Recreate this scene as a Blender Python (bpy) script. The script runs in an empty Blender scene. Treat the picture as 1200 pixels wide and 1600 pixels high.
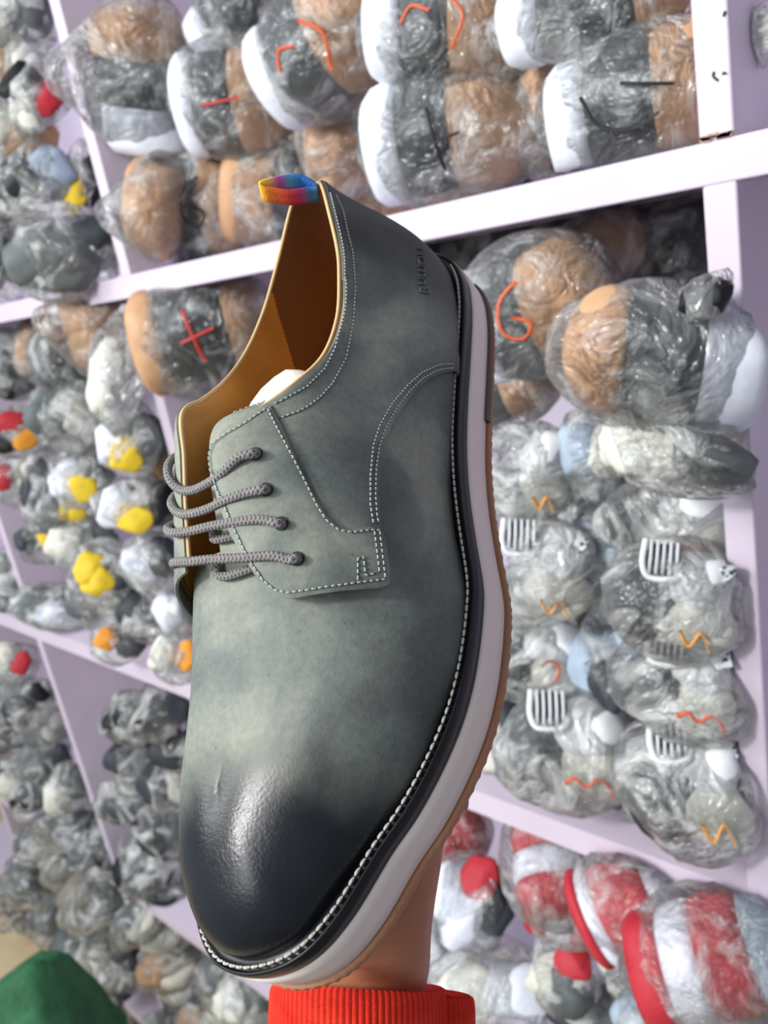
import bpy, math, random
import numpy as np
from mathutils import Vector, Matrix, noise
from mathutils.geometry import delaunay_2d_cdt

# ------------------------------------------------------------------ camera
F = 1307.0                                   # focal length in pixels of the 1200x1600 frame
CAMH = 2.0
def nrm(v): return v / np.linalg.norm(v)
_e3 = -nrm(np.array([800, 4200, 1307.]))
_e2 = np.array([1285, -651, 1307.]); _e2 -= _e3 * (_e3 @ _e2); _e2 = nrm(_e2)
_e1 = np.cross(_e2, _e3)
M = np.stack([_e1, _e2, _e3])                # camera axes (right, down, forward) -> world
CAM = np.array([0, 0, CAMH])
D = 0.6408                                   # distance of the shelf front plane
sc = bpy.context.scene
cd = bpy.data.cameras.new('camera'); cam = bpy.data.objects.new('camera', cd); sc.collection.objects.link(cam)
R3 = Matrix([[M[i][0], -M[i][1], -M[i][2]] for i in range(3)])
cam.matrix_world = Matrix.Translation(CAM.tolist()) @ R3.to_4x4()
cd.sensor_fit = 'AUTO'; cd.sensor_width = 36; cd.lens = F / 1600 * 36; cd.clip_start = 0.02; cd.clip_end = 60
cd.dof.use_dof = True; cd.dof.focus_distance = 0.295; cd.dof.aperture_fstop = cd.lens / 2.1
sc.camera = cam
# ------------------------------------------------------------------ light
sc.view_settings.view_transform = 'Standard'; sc.view_settings.look = 'None'
sc.view_settings.gamma = 1; sc.view_settings.use_curve_mapping = False
sc.view_settings.exposure = 0.0
sc.cycles.transparent_max_bounces = 24
w = bpy.data.worlds.new('world'); sc.world = w; w.use_nodes = True
w.node_tree.nodes['Background'].inputs[0].default_value = (0.80, 0.90, 1.0, 1)
w.node_tree.nodes['Background'].inputs[1].default_value = 0.34
def area(name, loc, target, size, sy, power, col):
    l = bpy.data.lights.new(name, 'AREA'); l.shape = 'RECTANGLE'; l.size = size; l.size_y = sy; l.energy = power; l.color = col
    o = bpy.data.objects.new(name, l); sc.collection.objects.link(o); o.location = loc
    o.rotation_euler = (Vector(target) - Vector(loc)).to_track_quat('-Z', 'Y').to_euler(); return o
area('ceiling_tube_light', (-0.63, -1.02, 2.64), (-0.2, 0.15, 1.85), 0.13, 0.22, 20, (1.0, 0.99, 0.97))
area('ceiling_panel_light', (-0.7, -1.5, 3.3), (-0.6, 0.6, 1.6), 1.0, 1.0, 22, (1.0, 0.97, 0.98))
area('added_rear_fill_light', (-0.35, -2.7, 2.9), (-0.5, 0.7, 1.5), 1.2, 1.2, 36, (1.0, 0.99, 1.0))  # added fill lamp behind the camera, brightens the goods under the upper shelf
area('far_ceiling_light', (-2.6, -1.4, 3.1), (-1.6, 0.7, 1.0), 1.2, 1.2, 52, (0.97, 0.98, 1.0))

# ------------------------------------------------------------------ helpers
def ray(px, py): return M @ np.array([(px - 600) / F, (py - 800) / F, 1.0])
def W(px, py, y):
    d = ray(px, py); return CAM + d * (y / d[1])
def WZ(px, py, Z): return CAM + ray(px, py) * Z
COL = sc.collection
def s2l(c):
    c = np.array(c, float) / 255; return tuple(np.where(c <= .04045, c / 12.92, ((c + .055) / 1.055) ** 2.4)) + (1.0,)
def new_mesh(name, verts, faces, mat=None, parent=None, smooth=True, col=None):
    me = bpy.data.meshes.new(name); me.from_pydata([tuple(map(float, v)) for v in verts], [], [tuple(f) for f in faces]); me.update()
    if smooth: me.polygons.foreach_set('use_smooth', [True] * len(me.polygons))
    if col is not None:
        a = me.color_attributes.new('Col', 'FLOAT_COLOR', 'POINT'); a.data.foreach_set('color', np.asarray(col, np.float32).ravel())
    o = bpy.data.objects.new(name, me); COL.objects.link(o)
    if mat: me.materials.append(mat)
    if parent: o.parent = parent
    return o
def tag(o, label=None, cat=None, group=None, kind=None):
    if label: o['label'] = label
    if cat: o['category'] = cat
    if group: o['group'] = group
    if kind: o['kind'] = kind
    return o
def empty(name, loc=(0, 0, 0), rot=None):
    o = bpy.data.objects.new(name, None); COL.objects.link(o); o.empty_display_size = .02
    if rot is None: o.location = tuple(map(float, loc))
    else: o.matrix_world = Matrix.Translation(tuple(map(float, loc))) @ rot.to_4x4()
    return o
def box_vf(x0, x1, y0, y1, z0, z1, b=0.0):
    if b <= 0:
        v = [(x, y, z) for x in (x0, x1) for y in (y0, y1) for z in (z0, z1)]
        return v, [(0, 1, 3, 2), (4, 6, 7, 5), (0, 4, 5, 1), (2, 3, 7, 6), (0, 2, 6, 4), (1, 5, 7, 3)]
    import bmesh
    bm = bmesh.new(); v, f = box_vf(x0, x1, y0, y1, z0, z1)
    bv = [bm.verts.new(p) for p in v]
    for q in f: bm.faces.new([bv[i] for i in q])
    bmesh.ops.bevel(bm, geom=bm.edges[:], offset=b, segments=2, affect='EDGES')
    bm.verts.index_update()
    v = [tuple(x.co) for x in bm.verts]; f = [tuple(x.index for x in q.verts) for q in bm.faces]; bm.free(); return v, f
def grid_faces(n, m, cu=False, cv=False, base=0):
    f = []
    for i in range(n if cu else n - 1):
        for j in range(m if cv else m - 1):
            a = i * m + j; b = ((i + 1) % n) * m + j; c = ((i + 1) % n) * m + (j + 1) % m; d = i * m + (j + 1) % m
            f.append((base + a, base + b, base + c, base + d))
    return f
def tube_vf(path, r, seg=10, base=0, caps=True, flat=1.0):
    P = np.array(path, float); n = len(P); T = np.gradient(P, axis=0); T /= np.linalg.norm(T, axis=1)[:, None] + 1e-12
    up = np.array([0.3, 0.5, 0.81]); up = up / np.linalg.norm(up)
    rr = np.full(n, r) if np.isscalar(r) else np.array(r)
    v = []; a = np.cross(T[0], up); a /= np.linalg.norm(a)
    for i in range(n):
        a = a - T[i] * (a @ T[i]); a /= np.linalg.norm(a) + 1e-12; b = np.cross(T[i], a)
        for k in range(seg):
            t = 2 * math.pi * k / seg; v.append(P[i] + rr[i] * (math.cos(t) * a + flat * math.sin(t) * b))
    f = grid_faces(n, seg, False, True, base)
    if caps: f += [tuple(base + k for k in range(seg))[::-1], tuple(base + (n - 1) * seg + k for k in range(seg))]
    return v, f
def tube(name, path, r, mat, parent=None, seg=10, flat=1.0):
    v, f = tube_vf(path, r, seg, flat=flat); return new_mesh(name, v, f, mat, parent)
def interp(pts, n, power=.5):
    P = np.array(pts, float); d = np.linalg.norm(np.diff(P, axis=0), axis=1) ** power
    t = np.concatenate([[0], np.cumsum(d)]); m = np.zeros_like(P)
    for i in range(1, len(P) - 1):
        m[i] = ((P[i] - P[i - 1]) / (t[i] - t[i - 1]) * (t[i + 1] - t[i]) + (P[i + 1] - P[i]) / (t[i + 1] - t[i]) * (t[i] - t[i - 1])) / (t[i + 1] - t[i - 1])
    m[0] = (P[1] - P[0]) / (t[1] - t[0]); m[-1] = (P[-1] - P[-2]) / (t[-1] - t[-2])
    out = []
    for q in np.linspace(0, t[-1], n):
        i = min(max(int(np.searchsorted(t, q)) - 1, 0), len(P) - 2); h = t[i + 1] - t[i]; s = (q - t[i]) / h
        out.append((2 * s ** 3 - 3 * s * s + 1) * P[i] + (s ** 3 - 2 * s * s + s) * h * m[i] + (-2 * s ** 3 + 3 * s * s) * P[i + 1] + (s ** 3 - s * s) * h * m[i + 1])
    return np.array(out)
def resample(P, step):
    P = np.array(P, float); d = np.linalg.norm(np.diff(P, axis=0), axis=1); t = np.concatenate([[0], np.cumsum(d)])
    n = max(2, int(round(t[-1] / step)) + 1); q = np.linspace(0, t[-1], n)
    return np.stack([np.interp(q, t, P[:, k]) for k in range(P.shape[1])], 1)

# ------------------------------------------------------------------ materials
def mat(name, col, rough=.6, spec=.5, metal=0, **k):
    m = bpy.data.materials.new(name); m.use_nodes = True; b = m.node_tree.nodes['Principled BSDF']
    b.inputs['Base Color'].default_value = s2l(col); b.inputs['Roughness'].default_value = rough
    b.inputs['Specular IOR Level'].default_value = spec; b.inputs['Metallic'].default_value = metal
    for a, v in k.items(): b.inputs[a].default_value = v
    return m
def nodes(m): return m.node_tree.nodes, m.node_tree.links, m.node_tree.nodes['Principled BSDF']
def add_noise(m, scale, c1, c2, detail=5, lo=.35, hi=.65, bump=0, bscale=None, bdist=.001, coord='Object', stretch=None):
    N, L, b = nodes(m)
    tc = N.new('ShaderNodeTexCoord'); mp = N.new('ShaderNodeMapping'); L.new(tc.outputs[coord], mp.inputs[0])
    if stretch: mp.inputs['Scale'].default_value = stretch
    t = N.new('ShaderNodeTexNoise'); t.inputs['Scale'].default_value = scale; t.inputs['Detail'].default_value = detail
    L.new(mp.outputs[0], t.inputs['Vector'])
    r = N.new('ShaderNodeValToRGB'); r.color_ramp.elements[0].position = lo; r.color_ramp.elements[1].position = hi
    r.color_ramp.elements[0].color = s2l(c1); r.color_ramp.elements[1].color = s2l(c2)
    L.new(t.outputs['Fac'], r.inputs[0]); L.new(r.outputs[0], b.inputs['Base Color'])
    if bump:
        t2 = N.new('ShaderNodeTexNoise'); t2.inputs['Scale'].default_value = bscale or scale * 8; t2.inputs['Detail'].default_value = 6
        L.new(mp.outputs[0], t2.inputs['Vector'])
        bp = N.new('ShaderNodeBump'); bp.inputs['Strength'].default_value = bump; bp.inputs['Distance'].default_value = bdist
        L.new(t2.outputs['Fac'], bp.inputs['Height']); L.new(bp.outputs[0], b.inputs['Normal'])
    return m
LAV = mat('lavender_laminate', (214, 203, 218), .42, .4)
add_noise(LAV, 9, (209, 197, 213), (217, 206, 221), 4, .3, .7)
INN = mat('lavender_inner_laminate', (205, 198, 216), .5, .35)
add_noise(INN, 7, (198, 191, 210), (210, 203, 221), 4, .3, .7)
EDGE = mat('worn_board_edge', (196, 170, 150), .8)
PLAS = bpy.data.materials.new('clear_plastic_film'); PLAS.use_nodes = True
def film(m, scale, milk, tint=(235, 240, 240)):
    N, L, b = nodes(m); out = N['Material Output']
    tc = N.new('ShaderNodeTexCoord')
    oi = N.new('ShaderNodeObjectInfo'); ad = N.new('ShaderNodeVectorMath'); ad.operation = 'ADD'
    L.new(tc.outputs['Object'], ad.inputs[0]); L.new(oi.outputs['Location'], ad.inputs[1])
    n1 = N.new('ShaderNodeTexNoise'); n1.inputs['Scale'].default_value = scale; n1.inputs['Detail'].default_value = 1.5; n1.inputs['Distortion'].default_value = 1.6
    n1.noise_type = 'RIDGED_MULTIFRACTAL'
    vo = N.new('ShaderNodeTexVoronoi'); vo.inputs['Scale'].default_value = scale * 1.6; vo.feature = 'DISTANCE_TO_EDGE'
    n3 = N.new('ShaderNodeTexNoise'); n3.inputs['Scale'].default_value = scale * 1.1; n3.inputs['Detail'].default_value = 4; n3.inputs['Distortion'].default_value = 1.8
    L.new(ad.outputs[0], n1.inputs['Vector']); L.new(ad.outputs[0], n3.inputs['Vector'])
    mixv = N.new('ShaderNodeVectorMath'); mixv.operation = 'MULTIPLY_ADD'; mixv.inputs[1].default_value = (.12, .12, .12)
    L.new(n3.outputs['Color'], mixv.inputs[0]); L.new(ad.outputs[0], mixv.inputs[2]); L.new(mixv.outputs[0], vo.inputs['Vector'])
    n4 = N.new('ShaderNodeTexNoise'); n4.inputs['Scale'].default_value = scale * 4.5; n4.inputs['Detail'].default_value = 1; n4.inputs['Distortion'].default_value = 1.; L.new(ad.outputs[0], n4.inputs['Vector'])
    s0 = N.new('ShaderNodeMath'); s0.operation = 'MULTIPLY_ADD'; s0.inputs[1].default_value = .35; L.new(n4.outputs['Fac'], s0.inputs[0]); L.new(n1.outputs['Fac'], s0.inputs[2])
    sm = N.new('ShaderNodeMath'); sm.operation = 'ADD'; L.new(s0.outputs[0], sm.inputs[0])
    v2 = N.new('ShaderNodeMath'); v2.operation = 'MULTIPLY'; v2.inputs[1].default_value = 2.5; L.new(vo.outputs['Distance'], v2.inputs[0]); L.new(v2.outputs[0], sm.inputs[1])
    bp = N.new('ShaderNodeBump'); bp.inputs['Strength'].default_value = 1.0; bp.inputs['Distance'].default_value = .0032
    L.new(sm.outputs[0], bp.inputs['Height'])
    tr = N.new('ShaderNodeBsdfTransparent'); tr.inputs[0].default_value = (.97, .98, .98, 1)
    b.inputs['Base Color'].default_value = s2l(tint); b.inputs['Roughness'].default_value = .3; b.inputs['Specular IOR Level'].default_value = .6
    b.inputs['Transmission Weight'].default_value = 0
    L.new(bp.outputs[0], b.inputs['Normal'])
    gl = N.new('ShaderNodeBsdfGlossy'); gl.inputs['Roughness'].default_value = .13; gl.inputs['Color'].default_value = (1, 1, 1, 1); L.new(bp.outputs[0], gl.inputs['Normal'])
    mr = N.new('ShaderNodeMapRange'); mr.inputs['From Min'].default_value = .46; mr.inputs['From Max'].default_value = .68; mr.inputs['To Min'].default_value = milk * .30; mr.inputs['To Max'].default_value = milk * 3.2
    L.new(n3.outputs['Fac'], mr.inputs[0])
    lw = N.new('ShaderNodeLayerWeight'); lw.inputs[0].default_value = .25
    a2 = N.new('ShaderNodeMath'); a2.operation = 'MULTIPLY_ADD'; a2.inputs[1].default_value = .28; L.new(lw.outputs['Facing'], a2.inputs[0]); L.new(mr.outputs[0], a2.inputs[2])
    m1 = N.new('ShaderNodeMixShader'); L.new(a2.outputs[0], m1.inputs[0]); L.new(tr.outputs[0], m1.inputs[1]); L.new(b.outputs[0], m1.inputs[2])
    fr = N.new('ShaderNodeFresnel'); fr.inputs[0].default_value = 1.5; L.new(bp.outputs[0], fr.inputs['Normal'])
    f2 = N.new('ShaderNodeMath'); f2.operation = 'MULTIPLY_ADD'; f2.inputs[1].default_value = .85; f2.inputs[2].default_value = .0; f2.use_clamp = True; L.new(fr.outputs[0], f2.inputs[0])
    m2 = N.new('ShaderNodeMixShader'); L.new(f2.outputs[0], m2.inputs[0]); L.new(m1.outputs[0], m2.inputs[1]); L.new(gl.outputs[0], m2.inputs[2])
    L.new(m2.outputs[0], out.inputs[0])
film(PLAS, 17, .12)
PLASM = bpy.data.materials.new('milky_plastic_film'); PLASM.use_nodes = True; film(PLASM, 15, .20, (232, 236, 234))

CM = {}
def cm(c, rough=.6):
    c = tuple(c)
    if (c, rough) not in CM:
        m = mat('goods_%d_%d_%d' % c, c, rough, .4)
        d = tuple(max(0, x - 14) for x in c); e = tuple(min(255, x + 12) for x in c)
        add_noise(m, 30, d, e, 4, .3, .7, bump=.5, bscale=60, bdist=.002)
        CM[(c, rough)] = m
    return CM[(c, rough)]

# ================================================================== setting
def structure(name, v, f, m, parent=None, smooth=False):
    o = new_mesh(name, v, f, m, parent, smooth); o['kind'] = 'structure'; return o
WALLM = mat('back_wall_paint', (150, 146, 158), .8)
v, f = box_vf(-4.2, 1.4, D + .40, D + .46, 0, 3.4); structure('wall_back', v, f, WALLM)
GROUT = mat('floor_grout', (120, 104, 82), .9)
v, f = box_vf(-4.2, 1.4, -2.2, D + .40, -.06, -.006); floor = structure('floor', v, f, GROUT)
TILE = mat('cream_floor_tile', (214, 192, 152), .35); add_noise(TILE, 5, (206, 182, 142), (222, 202, 164), 4)
tv, tf = box_vf(-.146, .146, -.146, .146, -.006, 0, .002); tme = None
for i in range(13):
    for j in range(6):
        x = -3.95 + .3 * i; y = -.62 + .3 * j
        if x > -.2: continue
        if tme is None:
            o = new_mesh('floor_tile', tv, tf, TILE, floor, False); tme = o.data
        else:
            o = bpy.data.objects.new('floor_tile', tme); COL.objects.link(o); o.parent = floor
        o.location = (x, y, 0)

# shelf unit
unit = empty('shelf_unit', (-1.2, D, 0)); tag(unit, 'lavender laminate pigeonhole shelf unit filled with bagged shoes', 'shelf')
off = (-1.2, D, 0)
def upart(name, x0, x1, y0, y1, z0, z1, m, b=.0012, par=None):
    v, f = box_vf(x0 - off[0], x1 - off[0], y0 - off[1], y1 - off[1], z0, z1, b); return new_mesh(name, v, f, m, par or unit, False)
DEP = .36
XR = 1.0; XL = -3.3
SH = [(.003, .032), (-.667, -.634), (-1.357, -1.326), (-1.90, -1.866), (.62, .65)]
DV = [(-2.534, -2.510), (-1.800, -1.778), (-1.066, -1.043), (-.2625, -.2385), (.52, .545)]
for z0, z1 in SH: upart('shelf_board', XL, XR, D, D + DEP, z0 + CAMH, z1 + CAMH, LAV, .0008)
zs = sorted(SH)
for x0, x1 in DV:
    for k in range(len(zs) - 1):
        upart('divider_board', x0, x1, D + .0006, D + DEP, zs[k][1] + CAMH + .0002, zs[k + 1][0] + CAMH - .0002, LAV if k > 5 else LAV, .0008)
upart('back_panel', XL, XR, D + DEP + .0005, D + DEP + .012, .1, CAMH + .66, INN, 0)
upart('plinth', XL, XR, D + .03, D + .05, 0.0, .10, INN, 0)
# chipped edge and pen marks near the top right joint
rg = random.Random(4); cv = []; cf = []
for k in range(26):
    p = W(1090 + rg.random() * 52, 0, D); x = -.262 + rg.random() * .022; z = CAMH + .0335 + abs(rg.gauss(0, .0016)); s = .0006 + rg.random() * .0011
    a, b_ = box_vf(x - s * 1.6, x + s * 1.6, D - .0009, D + .0005, z - s, z + s); n0 = len(cv); cv += [(q[0] - off[0], q[1] - off[1], q[2]) for q in a]; cf += [tuple(i + n0 for i in q) for q in b_]
o = new_mesh('chipped_edge', cv, cf, EDGE, unit, False)
INK = mat('black_marker_ink', (24, 24, 34), .5)
for pts in ([(1116, 112), (1114, 118), (1118, 123), (1122, 126)], [(1129, 117), (1132, 113), (1135, 116)], [(1130, 26), (1132, 20), (1133, 17)]):
    P = np.array([W(x, y, D - .0003) for x, y in pts]) - np.array(off)
    tube('pen_mark', interp(P, 8), .0009, INK, unit, 6, flat=.4)

# ================================================================== shoe
Sa = np.array([.801, -.244, -.547]); L_ = nrm(np.array([-.098, .848, -.521])); U_ = np.array([-.591, -.471, -.655])
U_ = nrm(U_ - L_ * (U_ @ L_)); Sa = np.cross(U_, L_); Sa = nrm(Sa if Sa[0] > 0 else -Sa)
T_ = np.array([0.00805203, -0.11480218, 0.41587098])
B = np.stack([Sa, L_, U_], 1)
WB = M @ B; rot = Matrix([[-WB[i][0], WB[i][1], WB[i][2]] for i in range(3)])
shoe = empty('derby_shoe', CAM + M @ T_, rot)
tag(shoe, 'grey leather derby shoe with dark burnished toe, white midsole and grey laces, held in front', 'shoe')
def LV(P):                                   # shoe coordinates (lateral, toeward, up) -> object space
    P = np.asarray(P, float).reshape(-1, 3).copy(); P[:, 0] *= -1; return P
def pray(px, py):
    d = np.array([(px - 600) / F, (py - 800) / F, 1.]); return B.T @ (-T_), B.T @ d
def hita(px, py, a):
    o, d = pray(px, py); return o + d * ((a - o[0]) / d[0])
def hitZ(px, py, Z):
    c = np.array([(px - 600) / F, (py - 800) / F, 1.]) * Z; return B.T @ (c - T_)
def depth(p): return (B @ np.asarray(p) + T_)[2]
def spr(y): return 0.016 * np.maximum(0, (y - .17) / .13) ** 2

QUARTER = [(.0483,.2128,-.005,.212,.0570,0),(.0500,.1950,-.004,.198,.0630,0),(.0491,.1812,-.004,.186,.0690,0),(.0465,.1690,-.004,.174,.0750,0),
(.0438,.1569,-.004,.162,.0815,.05),(.0420,.1490,.001,.152,.0820,.1),(.0405,.1400,.008,.1435,.0785,.2),(.0398,.1310,.015,.1360,.0750,.4),
(.0393,.1220,.019,.1280,.0710,.6),(.0390,.1050,.0220,.110,.0627,.8),(.0390,.0860,.0222,.0877,.0590,.95),(.0384,.0640,.0202,.0636,.0600,1),
(.0370,.0460,.0172,.0475,.0608,1),(.0340,.0270,.0120,.0246,.0650,1),(.0295,.0120,.0062,.0080,.0650,1),(.0215,.0000,.0025,.0000,.0645,1),
(.0110,-.0062,.0005,-.0020,.0642,1),(.0000,-.0080,-.0020,-.0020,.0642,1),(-.0110,-.0062,-.0060,-.0010,.0650,1),(-.0215,.0000,-.0100,.0028,.0665,1),
(-.0290,.0110,-.0140,.0090,.0645,1),(-.0330,.0260,-.0200,.0220,.0600,1),(-.0350,.0420,-.0240,.0357,.0572,1),(-.0360,.0600,-.0270,.0560,.0560,1),
(-.0365,.0850,-.0270,.0830,.0600,.9),(-.0375,.1080,-.0240,.1070,.0690,.7),(-.0400,.1250,-.0205,.1240,.0785,.5),(-.0430,.1400,-.0180,.1375,.0870,.35),
(-.0470,.1550,-.0180,.1530,.0815,.2),(-.0510,.1700,-.0180,.1705,.0755,.2),(-.0535,.1850,-.0180,.1860,.0695,.2),(-.0540,.2000,-.0180,.1990,.0650,.2)]
VAMP = [(.0382,.0600,.0200,.0600,.0600,1),(.0390,.0860,.0222,.0877,.0590,.95),(.0390,.1050,.0210,.112,.0620,.75),(.0392,.1220,.008,.1330,.0730,.4),
(.0400,.1380,-.006,.1430,.0800,0),(.0430,.1569,-.009,.158,.0755,0),(.0462,.1690,-.009,.170,.0700,0),(.0488,.1812,-.009,.182,.0640,0),
(.0498,.1950,-.008,.195,.0590,0),(.0483,.2128,-.007,.210,.0520,0),(.0440,.2285,-.007,.222,.0480,0),(.0390,.2435,-.007,.232,.0452,0),
(.0318,.2575,-.008,.240,.0430,0),(.0246,.2695,-.009,.246,.0418,0),(.0150,.2850,-.010,.251,.0410,0),(.0075,.2955,-.011,.2535,.0406,0),
(-.0030,.3008,-.012,.2550,.0403,0),(-.0141,.3024,-.013,.2553,.0402,0),(-.0245,.2995,-.014,.2548,.0403,0),(-.0325,.2935,-.0145,.253,.0405,0),
(-.0410,.2835,-.0145,.250,.0410,0),(-.0475,.2700,-.0140,.244,.0418,0),(-.0515,.2550,-.0130,.235,.0434,0),(-.0530,.2370,-.0110,.224,.0460,0),
(-.0530,.2200,-.0090,.211,.0500,0),(-.0528,.2050,-.0090,.199,.0560,0),(-.0515,.1850,-.0090,.184,.0600,0)]
_r = interp([(.170, -.009, .0700), (.182, -.009, .0642), (.195, -.009, .0585), (.210, -.009, .0520), (.222, -.010, .0478), (.232, -.0105, .0452), (.240, -.011, .0433), (.246, -.0118, .0420), (.2555, -.013, .0402)], 80)
RY, RA, RZ = _r[:, 0], _r[:, 1], _r[:, 2]
def skin(ST, n, m, bulge=.0022):
    S = np.array(ST, float); S[:, 5] *= .01; S = interp(S, n); S[:, 5] *= 100; Fp = S[:, :2]; Tp = S[:, 2:5]; w = S[:, 5]
    tan = np.gradient(Fp, axis=0); nr = np.stack([tan[:, 1], -tan[:, 0]], 1); nr /= np.linalg.norm(nr, axis=1)[:, None]
    c = np.array([-.003, .15]); nr *= np.sign(((Fp - c) * nr).sum(1))[:, None]; Fp = Fp - nr * .0020
    v = np.linspace(0, 1, m)[:, None]; out = []
    for i in range(n):
        f = np.array([Fp[i, 0], Fp[i, 1], spr(Fp[i, 1])]); t = Tp[i].copy()
        if ST is VAMP and t[1] > .172: t[0] = np.interp(t[1], RY, RA); t[2] = np.interp(t[1], RY, RZ)
        o = np.array([nr[i, 0], nr[i, 1], 0])
        h = t[2] - f[2]; dd = (f - t) * [1, 1, 0]; wi = w[i]
        p1 = f + np.array([0, 0, h * (.55 - .1 * wi)]) + o * (bulge + .002 * wi)
        p2 = (t + dd * .62) * (1 - wi) + (t + dd * .10 + np.array([0, 0, -h * .30])) * wi
        out.append((1 - v) ** 3 * f + 3 * (1 - v) ** 2 * v * p1 + 3 * (1 - v) * v * v * p2 + v ** 3 * t)
    return np.array(out)
class Surf:
    def __init__(s, ST, n, m):
        s.G = skin(ST, n, m); s.n = n; s.m = m
        du = np.gradient(s.G, axis=0); dv = np.gradient(s.G, axis=1); N = np.cross(du, dv); N /= np.linalg.norm(N, axis=2)[..., None] + 1e-12
        c = np.array([-.003, .15, .0]); s.N = N * np.sign((N * (s.G - c) * [1, .3, 1]).sum(2).mean())
        if ST is VAMP:
            dz = np.gradient(RZ, RY)
            for i in range(n):
                if s.G[i, -1, 1] < .172: continue
                sl = np.interp(s.G[i, -1, 1], RY, dz); rn = nrm(np.array([0, -sl, 1.])); base = s.N[i, m - 9]
                for j in range(m - 8, m): q = (j - (m - 9)) / 8; s.N[i, j] = nrm(base * (1 - q) + rn * q)
        P = s.G.reshape(-1, 3) @ B.T + T_; s.px = np.stack([600 + F * P[:, 0] / P[:, 2], 800 + F * P[:, 1] / P[:, 2]], 1).reshape(n, m, 2)
        Nc = s.N.reshape(-1, 3) @ B.T; s.front = ((Nc * P).sum(1) < 0).reshape(n, m)
        s.lu = np.linalg.norm(np.diff(s.G[:, m // 3], axis=0), axis=1).mean(); s.lv = np.linalg.norm(np.diff(s.G, axis=1), axis=2).mean()
    def bil(s, A, u, v):
        u = min(max(u, 0), s.n - 1.0001); v = min(max(v, 0), s.m - 1.0001); i = int(u); j = int(v); a = u - i; b = v - j
        return (A[i, j] * (1 - a) + A[i + 1, j] * a) * (1 - b) + (A[i, j + 1] * (1 - a) + A[i + 1, j + 1] * a) * b
    def P(s, u, v): return s.bil(s.G, u, v)
    def Nn(s, u, v): x = s.bil(s.N, u, v); return x / (np.linalg.norm(x) + 1e-12)
    def find(s, px, py, umax=None):
        d = (s.px[..., 0] - px) ** 2 + (s.px[..., 1] - py) ** 2
        d = np.where(s.front, d, d + 400)
        if umax: d = d.copy(); d[int(umax):] += 1e7
        u, v = map(float, np.unravel_index(np.argmin(d), d.shape))
        q = np.array([px, py], float)
        for _ in range(12):
            r = s.bil(s.px, u, v) - q; e = .3
            ju = (s.bil(s.px, u + e, v) - s.bil(s.px, u - e, v)) / (min(u + e, s.n - 1) - max(u - e, 0))
            jv = (s.bil(s.px, u, v + e) - s.bil(s.px, u, v - e)) / (min(v + e, s.m - 1) - max(v - e, 0))
            J = np.stack([ju, jv], 1)
            try: st = np.linalg.solve(J.T @ J + 1e-3 * np.eye(2), -J.T @ r)
            except Exception: break
            st = np.clip(st, -3, 3); u = min(max(u + st[0], 0), s.n - 1); v = min(max(v + st[1], 0), s.m - 1)
        return u, v
    def findo(s, px, py, off, umax=None, push=None):
        tx, ty = px, py
        for _ in range(4):
            u, v = s.find(tx, ty, umax); p = s.P(u, v)
            if push: p = push(np.array([p]), None, [(u, v)], None)[0]
            p = p + s.Nn(u, v) * off; c = B @ p + T_; ex = 600 + F * c[0] / c[2] - px; ey = 800 + F * c[1] / c[2] - py
            if abs(ex) + abs(ey) < .5: break
            tx -= ex; ty -= ey
        return u, v
    def line(s, pts, step=4, umax=None):
        return np.array([s.find(x, y, umax) for x, y in resample(pts, step)])
    def patch(s, name, poly, off, th, mt, parent, h=.0022, push=None, edge=.0005, walls=True):
        """solid panel over the (u,v) polygon, lying off..off+th above the surface"""
        sc2 = np.array([s.lu, s.lv]); Q = np.array(poly) * sc2
        Q = resample(np.vstack([Q, Q[:1]]), .0012)[:-1]; nb = len(Q)
        lo = Q.min(0); hi = Q.max(0); pts = [tuple(q) for q in Q]
        xs = np.arange(lo[0], hi[0], h); ys = np.arange(lo[1], hi[1], h)
        def inside(X, Y):
            c = np.zeros(X.shape, bool); j = nb - 1
            for i in range(nb):
                yi, yj, xi, xj = Q[i, 1], Q[j, 1], Q[i, 0], Q[j, 0]
                if yi != yj: c ^= ((yi > Y) != (yj > Y)) & (X < (xj - xi) * (Y - yi) / (yj - yi) + xi)
                j = i
            return c
        X, Y = np.meshgrid(xs, ys); X = X.ravel() + (np.arange(X.size) % 2) * 0; Y = Y.ravel(); k = inside(X, Y); X = X[k]; Y = Y[k]
        dmin = np.array([np.min((Q[:, 0] - x) ** 2 + (Q[:, 1] - y) ** 2) for x, y in zip(X, Y)]) if len(X) else np.array([])
        k = dmin > (.0011 ** 2); X = X[k]; Y = Y[k]; dmin = dmin[k]
        vs = [Vector(p) for p in pts] + [Vector((x, y)) for x, y in zip(X, Y)]
        ov, oe, of, a1, a2, a3 = delaunay_2d_cdt(vs, [(i, (i + 1) % nb) for i in range(nb)], [], 0, 1e-7)
        ov = np.array([tuple(p) for p in ov]); keep = []
        for t in of:
            c = ov[list(t)].mean(0)
            if inside(np.array([c[0]]), np.array([c[1]]))[0]: keep.append(tuple(t))
        UV = ov / sc2; P = np.array([s.P(*q) for q in UV]); N = np.array([s.Nn(*q) for q in UV])
        ob = np.array([len(set(a) & set(range(nb))) > 0 for a in a1])
        if push is not None: P = push(P, N, UV, ob)
        top = P + N * (off + np.where(ob, th - edge, th))[:, None]; bot = P + N * off
        mid = P + N * off
        # orientation
        t = keep[0]; nn = np.cross(top[t[1]] - top[t[0]], top[t[2]] - top[t[0]])
        if nn @ N[t[0]] < 0: keep = [q[::-1] for q in keep]
        nv = len(ov); V = list(top) + list(bot); Fc = [q for q in keep] + [tuple(i + nv for i in q[::-1]) for q in keep]
        ec = {}
        for q in keep:
            for i in range(3): ec[(q[i], q[(i + 1) % 3])] = 1
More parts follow.
